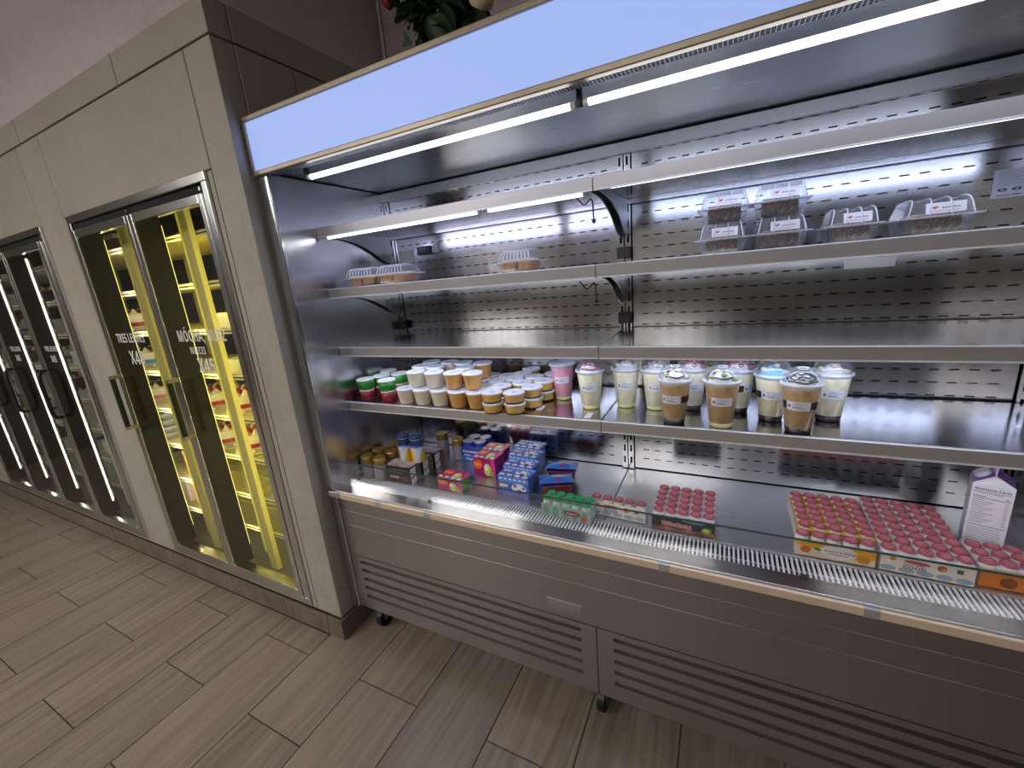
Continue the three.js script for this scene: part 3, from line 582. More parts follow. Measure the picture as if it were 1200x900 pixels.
// ================================================================= CLAMSHELL BOXES ON THE SECOND SHELF
const Y2 = 1.5085;
const cakeTex = (a, b) => dataTex(128, (u, v) => { const s = 0.5 + 0.9 * per(u, v, 18, 18, 7.7) + 0.5 * per(u, v, 45, 45, 1.5); const k = Math.max(0, Math.min(1, s)); return [0, 1, 2].map((i) => a[i] * (1 - k) + b[i] * k); }, true);
const brownie = std({ map: rep(cakeTex([0.17, 0.11, 0.09], [0.50, 0.40, 0.34]), 9), roughness: 0.8 }), frost = std({ map: rep(cakeTex([0.90, 0.86, 0.82], [0.42, 0.31, 0.25]), 14), roughness: 0.7 });
const pastry = std({ map: rep(cakeTex([0.80, 0.58, 0.34], [0.62, 0.40, 0.20]), 8), roughness: 0.7 }), icing = std({ color: lin(0.72, 0.64, 0.5), roughness: 0.5 });
const clamTex = canvasTex(256, 112, (c) => { c.fillStyle = '#efe9ec'; c.fillRect(0, 0, 256, 112); c.fillStyle = '#b8402c'; c.beginPath(); c.arc(58, 52, 14, 0, 7); c.fill(); c.fillStyle = '#d8702f'; c.beginPath(); c.arc(72, 46, 11, 0, 7); c.fill(); c.fillStyle = '#4a4450'; for (let k = 0; k < 7; k++) c.fillRect(104 + k * 17, 52, 12, 13); c.fillStyle = '#a79aa6'; c.fillRect(40, 84, 180, 5); c.fillRect(60, 95, 150, 4); });
M.clamLabel = std({ map: clamTex, roughness: 0.5 });
M.bandTan = std({ color: lin(0.6, 0.42, 0.28), roughness: 0.6 });
function clamshell(label, x, z, y, w, d, h, kind, turn = 0, group) {
  const t = thing('clamshell_box', label, 'cake box', [x, y, z], turn, group), hb = h * 0.48, hl = h * 0.50;
  const body = kind === 'brownie';
  local('tray', taper(w * 0.84, d * 0.84, w * 0.96, d * 0.96, hb, 0.010, 0.0005, false), M.shell, t);
  local('flange', merge([box(-w * 0.55, w * 0.55, hb, hb + 0.0022, d * 0.475, d * 0.52), box(-w * 0.55, w * 0.55, hb, hb + 0.0022, -d * 0.52, -d * 0.475), box(-w * 0.55, -w * 0.475, hb, hb + 0.0022, -d * 0.475, d * 0.475), box(w * 0.475, w * 0.55, hb, hb + 0.0022, -d * 0.475, d * 0.475)]), M.frosted, t);
  local('lid', taper(w * 0.96, d * 0.96, w * 0.8, d * 0.8, hl, 0.012, hb + 0.003), M.shell, t);
  const ribs = kind === 'brownie' ? 4 : 9;
  for (let k = 0; k < ribs; k++) { const rx = -w * 0.36 + (w * 0.72) * k / (ribs - 1); local('lid_rib', tube([[rx * 1.18, hb + 0.004, d * 0.478], [rx * 1.05, hb + hl * 0.9, d * 0.405], [rx, hb + hl + 0.0032, d * 0.3], [rx, hb + hl + 0.0032, -d * 0.3]], 0.0016, 14, 5), M.frosted, t); }
  if (body) {
    local('cake', box(-w * 0.33, w * 0.33, 0.003, hb * 0.92, -d * 0.36, d * 0.36, 0.004), brownie, t);
    local('frosting', box(-w * 0.335, w * 0.335, hb * 0.92, hb * 1.2 + 0.002, -d * 0.365, d * 0.365, 0.003), frost, t);
    const l = local('paper_label', new THREE.PlaneGeometry(w * 0.52, hl * 0.62), M.clamLabel, t); l.position.set(w * 0.06, hb + hl * 0.5, d * 0.446); l.rotation.x = -0.26;
  } else {
    for (const s of [-0.22, 0.22]) { const p = local('pastry', box(w * (s - 0.19), w * (s + 0.19), 0.003, hb * 1.15, -d * 0.36, d * 0.36, 0.008), pastry, t); for (let k = 0; k < 4; k++) local('icing_stripe', tube([[w * (s - 0.16 + 0.1 * k), hb * 1.16, d * 0.34], [w * (s - 0.12 + 0.1 * k), hb * 1.2, 0], [w * (s - 0.16 + 0.1 * k), hb * 1.16, -d * 0.34]], 0.0035, 10, 6), icing, p); }
  }
  return t;
}
const cH = 0.069;
clamshell('clear clamshell of brown cake, lower box of the left pair of stacked boxes', -0.012, -1.275, Y2, 0.112, 0.11, cH, 'brownie', -0.03);
clamshell('clear clamshell of brown cake, upper box of the left pair of stacked boxes', -0.010, -1.275, Y2 + cH + 0.004, 0.112, 0.11, cH, 'brownie', 0.02);
clamshell('clear clamshell of brown cake, lower box of the right pair of stacked boxes', 0.112, -1.275, Y2, 0.112, 0.11, cH, 'brownie', 0.03);
clamshell('clear clamshell of brown cake, upper box of the right pair of stacked boxes', 0.110, -1.275, Y2 + cH + 0.004, 0.112, 0.11, cH, 'brownie', -0.04);
clamshell('single clear clamshell of brown cake right beside the stacked boxes', 0.250, -1.28, Y2, 0.098, 0.11, cH, 'brownie', 0.02);
clamshell('single clear clamshell of brown cake below the printed rating sheet', 0.392, -1.28, Y2, 0.122, 0.11, cH, 'brownie', 0.03);
clamshell('clear ribbed clamshell of iced golden pastries close to the steel side wall', -1.258, -1.275, Y2, 0.145, 0.11, 0.062, 'pastry', 0.05);
clamshell('clear ribbed clamshell of iced golden pastries touching the one by the wall', -1.100, -1.272, Y2, 0.145, 0.11, 0.062, 'pastry', -0.02);
clamshell('clear ribbed clamshell of iced golden pastries standing alone on its shelf', -0.592, -1.275, Y2, 0.125, 0.11, 0.062, 'pastry', 0);

// ================================================================= GOODS ON THE DECK
// --- small bottles in shrink-wrapped packs
const YB = YD + 0.0005, BR = 0.0165, BH = 0.060;
const bottleGeo = lathe([[0, 0], [BR - 0.002, 0], [BR, 0.003], [BR, 0.022], [BR - 0.0025, 0.027], [BR, 0.032], [BR, 0.048], [BR * 0.72, BH - 0.004], [BR * 0.72, BH]], 16);
const capGeo = lathe([[0, BH + 0.003], [BR * 0.82, BH + 0.003], [BR * 0.92, BH + 0.001], [BR * 0.94, BH - 0.002], [BR * 0.7, BH - 0.002]], 18);
const capRed = phy({ color: lin(0.42, 0.085, 0.115), roughness: 0.4 }), capPrint = std({ color: lin(0.62, 0.32, 0.35), roughness: 0.5 }), capGreen = phy({ color: lin(0.02, 0.30, 0.09), roughness: 0.4 });
const bottleWhite = phy({ color: lin(0.74, 0.72, 0.70), roughness: 0.35 }), bottlePeach = phy({ color: lin(0.72, 0.55, 0.40), roughness: 0.35 }), bottleClear = phy({ color: lin(0.55, 0.68, 0.60), roughness: 0.25 });
const capLines = merge([-0.5, 0, 0.5].map((k) => new THREE.BoxGeometry(BR * 1.1 * (1 - Math.abs(k) * 0.5), 0.0006, 0.0022).translate(0, BH + 0.0032, k * BR * 0.8)));
function bottlePack(name, label, cat, x0, z0, nx, nz, o) {
  const P = o.pitch ?? 0.0345, PZ = P * 0.99, t = thing(name, label, cat, [x0, YB, z0], o.turn ?? 0, o.group);
  for (let j = 0; j < nz; j++) for (let i = 0; i < nx; i++) {
    const b = local('bottle', bottleGeo, o.body ?? bottleWhite, t); b.position.set(i * P, 0, -j * PZ);
    const c = local('cap', capGeo, o.cap ?? capRed, b); if (!o.plainCap) { const l = local('cap_print', capLines, capPrint, b); l.rotation.y = rr(-0.8, 0.8); }
  }
  const w = (nx - 1) * P + 2 * BR, d = (nz - 1) * PZ + 2 * BR, h0 = o.h0 ?? 0.002, h1 = o.h1 ?? 0.05, cx = (nx - 1) * P / 2, e = 0.0012;
  // printed sleeve round the bottles, open at top
  const f = local('sleeve', new THREE.PlaneGeometry(w, h1 - h0).translate(cx, (h0 + h1) / 2, BR + e), std({ map: o.tex, roughness: 0.35 }), t);
  if (o.sides) { local('sleeve_side', new THREE.PlaneGeometry(d, h1 - h0).rotateY(-PI / 2).translate(-BR - e, (h0 + h1) / 2, -d / 2 + BR), o.sides, t); local('sleeve_side', new THREE.PlaneGeometry(d, h1 - h0).rotateY(PI / 2).translate(cx * 2 + BR + e, (h0 + h1) / 2, -d / 2 + BR), o.sides, t); }
  if (o.topBand) local('top_film', new THREE.PlaneGeometry(w, d).rotateX(-PI / 2).translate(cx, 0.0515, -d / 2 + BR), o.topBand, t);
  return t;
}
const darkPack = canvasTex(512, 160, (c, w, h) => {
  c.fillStyle = '#1c2238'; c.fillRect(0, 0, w, h); c.fillStyle = '#8a4b3c'; c.fillRect(0, 120, w, 40); for (let k = 0; k < 6; k++) { c.beginPath(); c.fillStyle = k % 2 ? '#a56a55' : '#6d3a30'; c.arc(40 + k * 90, 140, 30, 0, 7); c.fill(); }
  c.fillStyle = '#9fb0d8'; c.fillRect(250, 8, 190, 9); c.fillRect(300, 24, 120, 7);
  c.save(); c.translate(70, 72); c.rotate(0.06); c.font = 'bold 62px sans-serif'; c.lineWidth = 8; c.strokeStyle = '#e9c9b8'; c.strokeText('WinKuld', 10, 20); c.fillStyle = '#b13a37'; c.fillText('WinKuld', 10, 20); c.restore();
  c.fillStyle = '#7f9c2c'; c.beginPath(); for (let k = 0; k < 20; k++) { const a = k / 20 * PI * 2, r = k % 2 ? 36 : 46; c.lineTo(448 + r * Math.cos(a), 92 + r * Math.sin(a)); } c.fill(); c.fillStyle = '#b4c664'; c.beginPath(); c.arc(448, 92, 24, 0, 7); c.fill();
});
const creamPack = canvasTex(512, 160, (c, w, h) => {
  c.fillStyle = '#e4d8cb'; c.fillRect(0, 0, w, h); c.fillStyle = '#8fa6b8'; for (let k = 0; k < 5; k++) { c.beginPath(); c.ellipse(50 + k * 103, 128, 46, 24, 0, 0, 7); c.fill(); }
  c.fillStyle = '#b9852f'; c.save(); c.translate(70, 40); c.rotate(0.78); c.fillRect(-16, -16, 32, 32); c.restore();
  c.fillStyle = '#b5414a'; c.beginPath(); c.ellipse(205, 44, 76, 16, 0.05, 0, 7); c.fill(); c.font = 'bold 44px sans-serif'; c.fillStyle = '#3d4a78'; c.fillText('GOOD', 130, 110); c.font = 'bold 20px sans-serif'; c.fillText('Yogurt drink', 128, 74);
  c.fillStyle = '#a84a25'; c.beginPath(); c.arc(340, 52, 26, 0, 7); c.fill(); c.fillStyle = '#d98c3e'; c.beginPath(); c.arc(350, 62, 14, 0, 7); c.fill(); c.fillStyle = '#46506a'; c.fillRect(416, 32, 34, 38);
});
const yellowPack = canvasTex(512, 160, (c, w, h) => {
  c.fillStyle = '#d9c3a8'; c.fillRect(0, 0, w, h); c.fillStyle = '#e2a516'; c.beginPath(); c.ellipse(110, 34, 130, 44, 0.1, 0, 7); c.fill(); c.beginPath(); c.ellipse(430, 60, 110, 60, -0.2, 0, 7); c.fill();
  c.fillStyle = '#e4dbd2'; c.beginPath(); c.ellipse(280, 80, 120, 66, 0, 0, 7); c.fill(); c.fillStyle = '#c06c2a'; c.beginPath(); c.arc(70, 96, 36, 0, 7); c.fill(); c.fillStyle = '#3c6a2e'; c.beginPath(); c.ellipse(150, 78, 26, 13, 0.3, 0, 7); c.fill();
  c.fillStyle = '#4b5063'; c.font = 'bold 26px sans-serif'; c.fillText('Banana & Mango', 190, 86); c.fillRect(210, 100, 140, 6); c.fillStyle = '#c98a1a'; c.beginPath(); c.arc(440, 110, 40, 0, 7); c.fill();
});
const orangePack = canvasTex(512, 160, (c, w, h) => { c.fillStyle = '#dcae7a'; c.fillRect(0, 0, w, h); c.fillStyle = '#d6791a'; c.fillRect(0, 30, 300, 130); c.fillStyle = '#7c4a18'; c.beginPath(); c.arc(150, 100, 44, 0, 7); c.fill(); c.fillStyle = '#e6cfae'; c.beginPath(); c.ellipse(400, 80, 90, 50, 0, 0, 7); c.fill(); });
const greenPack = canvasTex(512, 160, (c, w, h) => { c.fillStyle = '#8fb0a4'; c.fillRect(0, 0, w, h); for (let k = 0; k < 5; k++) { c.fillStyle = '#6f9384'; c.beginPath(); c.ellipse(52 + k * 102, 90, 36, 66, 0, 0, 7); c.fill(); } c.fillStyle = '#8a3138'; c.beginPath(); c.ellipse(330, 70, 90, 34, 0, 0, 7); c.fill(); c.fillStyle = '#d8dcd2'; c.font = 'bold 34px sans-serif'; c.fillText('Yogurt', 270, 82); c.fillStyle = '#b8503a'; c.fillRect(420, 90, 60, 60); });
const whiteSide = std({ color: lin(0.66, 0.60, 0.58), roughness: 0.4 }), whiteFilm = std({ color: lin(0.70, 0.68, 0.70), roughness: 0.4 }), yellowFilm = std({ color: lin(0.78, 0.52, 0.05), roughness: 0.4 });
bottlePack('bottle_pack', 'pack of ten small yogurt bottles with green caps', 'bottle pack', -0.515, -1.178, 5, 2, { cap: capGreen, plainCap: true, body: bottleClear, tex: greenPack, h1: 0.046, turn: -0.07 });
bottlePack('bottle_pack', 'pack of a single row of five red-capped bottles in a cream sleeve', 'bottle pack', -0.360, -1.236, 5, 1, { tex: creamPack, h1: 0.052, pitch: 0.0365, turn: -0.05 });
bottlePack('bottle_pack', 'pack of twenty-five red-capped bottles in a dark blue printed sleeve', 'bottle pack', -0.160, -1.218, 5, 5, { tex: darkPack, h1: 0.044, sides: whiteSide, pitch: 0.0355, topBand: whiteFilm });
bottlePack('bottle_pack', 'pack of thirty red-capped bottles with yellow film between the caps', 'bottle pack', 0.222, -1.262, 5, 6, { tex: yellowPack, h1: 0.05, sides: whiteSide, topBand: yellowFilm });
bottlePack('bottle_pack', 'single row of five red-capped bottles in a yellow fruit sleeve', 'bottle pack', 0.212, -1.216, 5, 1, { tex: yellowPack, h1: 0.05 });
bottlePack('bottle_pack', 'largest pack of red-capped bottles, eight rows deep in a cream sleeve', 'bottle pack', 0.392, -1.216, 5, 8, { tex: creamPack, h1: 0.05, sides: whiteSide, turn: -0.04, topBand: whiteFilm });
bottlePack('bottle_pack', 'pack of red-capped bottles in an orange sleeve before the purple carton', 'bottle pack', 0.572, -1.222, 5, 3, { tex: orangePack, h1: 0.05, sides: whiteSide, topBand: whiteFilm });
{ // gable-top carton
  const tex = canvasTex(256, 640, (c, w, h) => {
    c.fillStyle = '#e6e3ee'; c.fillRect(0, 0, w, h); c.fillStyle = '#2b2833'; c.font = 'bold 31px sans-serif'; c.fillText('Nutrition Facts', 14, 54); c.fillRect(12, 64, 232, 4); c.font = '17px sans-serif'; c.fillText('8 servings per container', 14, 86); c.font = 'bold 20px sans-serif'; c.fillText('Calories', 14, 118); c.fillText('90', 212, 118); c.fillRect(12, 126, 232, 5);
    c.fillStyle = '#77737f'; for (let k = 0; k < 13; k++) { c.fillRect(16, 146 + k * 19, 70 + ((k * 61) % 90), 5); c.fillRect(214, 146 + k * 19, 24, 5); } c.fillStyle = '#2b2833'; c.fillRect(12, 400, 232, 5); c.fillStyle = '#8a8692'; for (let k = 0; k < 9; k++) c.fillRect(16, 424 + k * 18, 200 + ((k * 29) % 26), 5); c.fillStyle = '#5b2a86'; c.fillRect(0, 610, w, 30);
  });
  const S = 0.074, hb = 0.185, hg = 0.212, ht = 0.236, x = 0.634, z = -1.405;
  const t = thing('milk_carton', 'white and purple gable-top carton with nutrition panel standing behind bottles', 'carton', [x, YB, z], -0.3);
  const paper = std({ color: lin(0.76, 0.75, 0.80), roughness: 0.4 }), purple = std({ color: lin(0.19, 0.03, 0.30), roughness: 0.35 });
  local('body', box(-S / 2, S / 2, 0, hb, -S / 2, S / 2, 0.002), paper, t);
  const pf = local('nutrition_panel', new THREE.PlaneGeometry(S * 0.97, hb * 0.98), std({ map: tex, roughness: 0.45 }), t); pf.position.set(0, hb / 2, S / 2 + 0.0006);
  const roof = new THREE.BufferGeometry(); const a = S / 2; // ridge runs along z
  roof.setAttribute('position', new THREE.Float32BufferAttribute([-a, hb, a, 0, hg, a * 0.96, 0, hg, -a * 0.96, -a, hb, a, 0, hg, -a * 0.96, -a, hb, -a, a, hb, a, a, hb, -a, 0, hg, -a * 0.96, a, hb, a, 0, hg, -a * 0.96, 0, hg, a * 0.96], 3)); roof.computeVertexNormals(); metric(roof);
  local('gable_roof', roof, purple, t);
  for (const s of [1, -1]) { const gab = new THREE.BufferGeometry(); gab.setAttribute('position', new THREE.Float32BufferAttribute([-a, hb, a * s, a * s * s, hb, a * s, 0, hg, a * 0.7 * s], 3)); gab.computeVertexNormals(); local('gable_end', metric(gab), paper, t); }
  local('top_seam', box(-0.0015, 0.0015, hg - 0.001, ht, -a * 0.95, a * 0.95), paper, t);
  const cap = new THREE.CylinderGeometry(0.016, 0.017, 0.012, 24); cap.rotateZ(0.62); cap.translate(-a * 0.56, hb + 0.018, 0.004); local('screw_cap', cap, paper, t);
}
// --- glass jars with gold lids, chocolate dessert packs, blue-capped bottles
{
  const gold = phy({ color: lin(0.52, 0.33, 0.08), metalness: 0.85, roughness: 0.3 }), milk = M.plastic(0.30, 0.24, 0.20), milkW = M.plastic(0.58, 0.56, 0.56);
  const jt = canvasTex(256, 128, (c, w, h) => { c.fillStyle = '#8f8890'; c.fillRect(0, 0, w, h); c.fillStyle = '#2c1d18'; c.fillRect(70, 20, 60, 100); c.fillStyle = '#c9c4c8'; c.fillRect(150, 12, 76, 100); c.fillStyle = '#3a4f9a'; c.fillRect(166, 24, 40, 26); c.fillStyle = '#6b6670'; for (let k = 0; k < 4; k++) c.fillRect(160, 60 + k * 12, 56, 4); });
  const jm = phy({ map: jt, roughness: 0.25, clearcoat: 0.5 });
  const t = thing('dessert_jar', 'low jar with shiny gold lid in the corner by the steel side wall', 'jar', [-1.366, YB, -1.203], 0.3, 'gold-lidded jars in the corner');
  local('jar', lathe([[0, 0], [0.026, 0], [0.0285, 0.003], [0.0285, 0.055], [0.0255, 0.068], [0.0255, 0.074]], 26), jm, t);
  const l = local('lid', lathe([[0, 0.100], [0.0245, 0.100], [0.0272, 0.0985], [0.0278, 0.094], [0.0262, 0.090], [0.0285, 0.075], [0.0292, 0.071], [0.0245, 0.071]], 28), gold, t);
  local('lid_rim', lathe([[0.0215, 0.1002], [0.0235, 0.1014], [0.0250, 0.1002]], 28), gold, l);
  for (const [x, z] of [[-1.296, -1.203], [-1.366, -1.272], [-1.292, -1.273], [-1.352, -1.342]]) copyOf(t, [x, YB, z], rr(-0.5, 0.5));
  copyOf(t, [-1.075, YB, -1.475], -0.2, 'gold-lidded jar standing clear beside the chocolate packs').userData.group = undefined;
  copyOf(t, [-1.190, YB + 0.0005, -1.512], 0.2, 'gold-lidded jar standing behind the chocolate packs').userData.group = undefined;
  // chocolate dessert twin packs
  const ct = canvasTex(256, 160, (c, w, h) => { c.fillStyle = '#1d120e'; c.fillRect(0, 0, w, h); c.fillStyle = '#8d8258'; c.font = 'bold 38px sans-serif'; c.fillText('CHOCO', 40, 60); c.fillRect(30, 22, 200, 6); c.fillStyle = '#58391f'; c.beginPath(); c.ellipse(190, 112, 48, 26, 0, 0, 7); c.fill(); c.fillStyle = '#9a958e'; c.fillRect(30, 92, 100, 26); });
  const sideT = canvasTex(128, 160, (c, w, h) => { c.fillStyle = '#6b5646'; c.fillRect(0, 0, w, h); c.fillStyle = '#d8d8de'; c.beginPath(); c.moveTo(0, 0); c.lineTo(66, 0); c.lineTo(58, 74); c.lineTo(0, 92); c.fill(); c.beginPath(); c.moveTo(0, 104); c.lineTo(60, 92); c.lineTo(62, 150); c.lineTo(0, 160); c.fill(); c.fillStyle = '#8b8b94'; for (let k = 0; k < 8; k++) c.fillRect(8, 12 + k * 18, 36, 4); });
  const cm = std({ map: ct, roughness: 0.5 }), sm = std({ map: sideT, roughness: 0.5 }), brown = std({ color: lin(0.05, 0.03, 0.022), roughness: 0.5 });
  const foilTex = cakeTex([0.84, 0.79, 0.80], [0.55, 0.46, 0.46]); const foil = phy({ map: foilTex, roughness: 0.35, metalness: 0.2 });
  const mk = (label, x, z) => {
    const t = thing('dessert_pack', label, 'dessert pack', [x, YB, z]);
    for (const s of [-1, 1]) { const c = local('cup', taper(0.050, 0.050, 0.060, 0.060, 0.072, 0.012), brown, t); c.position.x = s * 0.0315; const f = local('foil_lid', taper(0.064, 0.064, 0.063, 0.063, 0.003, 0.010, 0.0722), foil, c); }
    const b = new THREE.BoxGeometry(0.1275, 0.07, 0.0012).translate(0, 0.035, 0.0335); local('sleeve', b, cm, t);
    local('sleeve_side', new THREE.BoxGeometry(0.0012, 0.068, 0.066).translate(0.0648, 0.034, 0), sm, t); local('sleeve_side', new THREE.BoxGeometry(0.0012, 0.068, 0.066).translate(-0.0648, 0.034, 0), sm, t);
  };
  mk('brown chocolate dessert twin pack with foil lids, beside the front gold-lidded jars', -1.190, -1.226); mk('brown chocolate dessert twin pack, the middle one in its row of three', -1.184, -1.302); mk('brown chocolate dessert twin pack, the one nearest the case back', -1.178, -1.378);
  // drink bottles with dark blue caps
  const bt = canvasTex(256, 256, (c, w, h) => { c.fillStyle = '#c3c8d8'; c.fillRect(0, 0, w, h); c.fillStyle = '#2a62b8'; c.fillRect(0, 0, w, 70); c.fillStyle = '#d8b11f'; c.beginPath(); c.arc(90, 190, 66, 0, 7); c.fill(); c.beginPath(); c.arc(215, 190, 66, 0, 7); c.fill(); c.fillStyle = '#1f57a8'; for (let k = 0; k < 6; k++) { c.save(); c.translate(90, 120); c.rotate(-0.9 + k * 0.36); c.fillRect(-4, -52, 9, 44); c.restore(); } c.fillStyle = '#e8e8ee'; c.fillRect(140, 84, 46, 120); });
  const bm = phy({ map: bt, roughness: 0.3, clearcoat: 0.4 }), navy = phy({ color: lin(0.03, 0.055, 0.13), roughness: 0.2, transmission: 0.3 });
  const b = thing('blue_capped_bottle', 'yellow and blue labelled bottle with dark blue cap standing on chocolate packs', 'bottle', [-1.196, YB + 0.0755, -1.262], -0.2, 'blue-capped bottles on the chocolate packs');
  local('bottle', lathe([[0, 0], [0.026, 0], [0.0285, 0.003], [0.0285, 0.062], [0.0295, 0.066], [0.0295, 0.070], [0.026, 0.074]], 28), bm, b);
  local('cap', lathe([[0, 0.118], [0.022, 0.118], [0.0245, 0.114], [0.0255, 0.102], [0.0245, 0.100], [0.0262, 0.076], [0.028, 0.074]], 28), navy, b);
  local('cap_ring', lathe([[0.0252, 0.100], [0.0268, 0.1015], [0.0252, 0.103]], 28), M.plastic(0.3, 0.42, 0.7), b);
  copyOf(b, [-1.132, YB + 0.0755, -1.264], 0.15);
}
// --- yogurt multipacks
{
  const yoT = canvasTex(512, 400, (c, w, h) => { c.fillStyle = '#1f3f9c'; c.fillRect(0, 0, w, h); c.fillStyle = '#2f63c4'; c.fillRect(0, 250, w, 150); c.save(); c.translate(24, 150); c.rotate(0.06); c.fillStyle = '#eef1fa'; c.font = 'bold 86px sans-serif'; c.fillText('Yocremoso', 0, 10); c.font = 'bold 62px sans-serif'; c.fillText('Oreo', 30, 100); c.restore(); c.fillStyle = '#c9d4ee'; for (let k = 0; k < 5; k++) { c.beginPath(); c.arc(120 + k * 66, 340 + (k % 2) * 20, 26, 0, 7); c.fill(); } });
  const ym = std({ map: yoT, roughness: 0.35 }), blue = M.plastic(0.015, 0.05, 0.33), grey = phy({ color: lin(0.30, 0.33, 0.36), roughness: 0.25 });
  const t = thing('yogurt_pack', 'deep blue four-cup yogurt pack with white lettering against the case back', 'yogurt pack', [-0.992, YB, -1.515], 0.06);
  for (const [x, z] of [[-0.028, 0.028], [0.028, 0.028], [-0.028, -0.028], [0.028, -0.028]]) { const c = local('cup', lathe([[0, 0], [0.021, 0], [0.023, 0.002], [0.0265, 0.088], [0, 0.088]], 20), blue, t); c.position.set(x, 0, z); local('cup_lid', lathe([[0.0265, 0.088], [0.0275, 0.090], [0.025, 0.0905], [0.023, 0.0885], [0, 0.0885]], 20), grey, c); }
  local('sleeve', new THREE.BoxGeometry(0.114, 0.070, 0.001).translate(0, 0.037, 0.0565), ym, t);
  local('sleeve_side', new THREE.BoxGeometry(0.001, 0.070, 0.113).translate(0.0572, 0.037, 0), blue, t);
  // small fruit pots in pink sleeves
  const pinkT = canvasTex(512, 256, (c, w, h) => { c.fillStyle = '#a31d66'; c.fillRect(0, 0, w, h); c.fillStyle = '#e2641f'; c.beginPath(); c.ellipse(110, 90, 110, 66, -0.1, 0, 7); c.fill(); c.fillStyle = '#f2c9a0'; c.font = 'bold 54px sans-serif'; c.fillText('fresa', 38, 104); c.fillStyle = '#c7d06a'; c.beginPath(); c.ellipse(330, 150, 80, 90, 0.3, 0, 7); c.fill(); c.fillStyle = '#e6dfcf'; c.beginPath(); c.arc(300, 120, 44, 0, 7); c.fill(); c.fillStyle = '#d23c8e'; c.fillRect(420, 0, 92, h); c.fillStyle = '#7fae3a'; c.beginPath(); c.arc(420, 200, 44, 0, 7); c.fill(); });
  const pm = std({ map: pinkT, roughness: 0.35 }), green = M.plastic(0.16, 0.42, 0.03), magenta = M.plastic(0.42, 0.03, 0.22);
  const mkBox = (name, label, x, z, w, h, d, mat, cupM, turn, group) => {
    const t = thing(name, label, 'yogurt pack', [x, YB, z], turn, group), n = 2;
    for (let i = 0; i < n; i++) { const c = local('cup', taper(w / n * 0.72, d * 0.78, w / n * 0.92, d * 0.94, h - 0.004, 0.012), cupM, t); c.position.x = (i - (n - 1) / 2) * w / n; }
    local('sleeve', new THREE.BoxGeometry(w, h - 0.006, 0.001).translate(0, (h - 0.006) / 2, d / 2 + 0.0005), mat, t);
    local('sleeve_top', new THREE.BoxGeometry(w, 0.0012, d).translate(0, h - 0.0034, 0), mat, t);
    for (let i = 0; i < 4; i++) local('top_tab', new RoundedBoxGeometry(w / 6.5, 0.0022, d * 0.16, 1, 0.001).translate((i - 1.5) * w / 4, h - 0.0016, d * 0.40), M.white, t);
    return t;
  };
  mkBox('yogurt_pack', 'small pink and orange yogurt pack with lime green cups, standing alone', -0.935, -1.232, 0.118, 0.058, 0.07, pm, green, -0.06);
  mkBox('yogurt_pack', 'pink and orange yogurt pack beside blue packs, the front one of two', -0.862, -1.385, 0.105, 0.086, 0.078, pm, magenta, -0.04);
  mkBox('yogurt_pack', 'pink and orange yogurt pack beside blue packs, the rear one of two', -0.868, -1.468, 0.105, 0.086, 0.078, pm, magenta, -0.02);
  const blueT = canvasTex(512, 320, (c, w, h) => { c.fillStyle = '#3f63c2'; c.fillRect(0, 0, w, h); c.fillStyle = '#5f8fdc'; c.fillRect(0, 0, w, 90); c.fillStyle = '#e3b45a'; c.fillRect(20, 120, 150, 50); c.fillStyle = '#e9e6f2'; c.font = 'bold 46px sans-serif'; c.fillText('yogur', 32, 162); c.fillStyle = '#dfe4f4'; c.beginPath(); c.ellipse(350, 160, 120, 70, 0, 0, 7); c.fill(); c.fillStyle = '#b23a4a'; c.beginPath(); c.arc(290, 130, 26, 0, 7); c.arc(430, 150, 24, 0, 7); c.fill(); c.fillStyle = '#2a2733'; c.beginPath(); c.ellipse(360, 210, 44, 30, 0, 0, 7); c.fill(); c.fillStyle = '#93324a'; for (let k = 0; k < 5; k++) { c.beginPath(); c.arc(50 + k * 90, 300, 24, 0, 7); c.fill(); } c.fillStyle = '#eff2fa'; for (let k = 0; k < 6; k++) c.fillRect(30 + k * 80, 24, 44, 22); });
  const bmat = std({ map: blueT, roughness: 0.35 }), bcup = M.plastic(0.10, 0.20, 0.55);
  ['the front one of four', 'the second one of four', 'the third one of four', 'the rearmost one of four'].forEach((w, k) => mkBox('yogurt_pack', 'blue fruit yogurt pack in a row running to the back, ' + w, -0.672 - k * 0.018, -1.268 - k * 0.082, 0.128, 0.088 + (k > 1 ? 0.004 : 0), 0.074, bmat, bcup, -0.05));
  // wedge-topped blue and red snack trays
  const snackT = canvasTex(256, 256, (c, w, h) => { c.fillStyle = '#2d6fc8'; c.fillRect(0, 0, w, h); c.fillStyle = '#a8b6e2'; c.fillRect(0, 0, w, 70); c.fillStyle = '#d9d2c6'; c.beginPath(); c.ellipse(165, 110, 66, 34, -0.1, 0, 7); c.fill(); c.fillStyle = '#3b2a24'; for (let k = 0; k < 6; k++) { c.beginPath(); c.arc(120 + k * 18, 104 + (k % 2) * 14, 7, 0, 7); c.fill(); } c.fillStyle = '#c8253a'; c.beginPath(); c.arc(140, 210, 22, 0, 7); c.fill(); });
  const st = std({ map: snackT, roughness: 0.3 }), red = M.plastic(0.20, 0.01, 0.02), sblue = M.plastic(0.02, 0.16, 0.55);
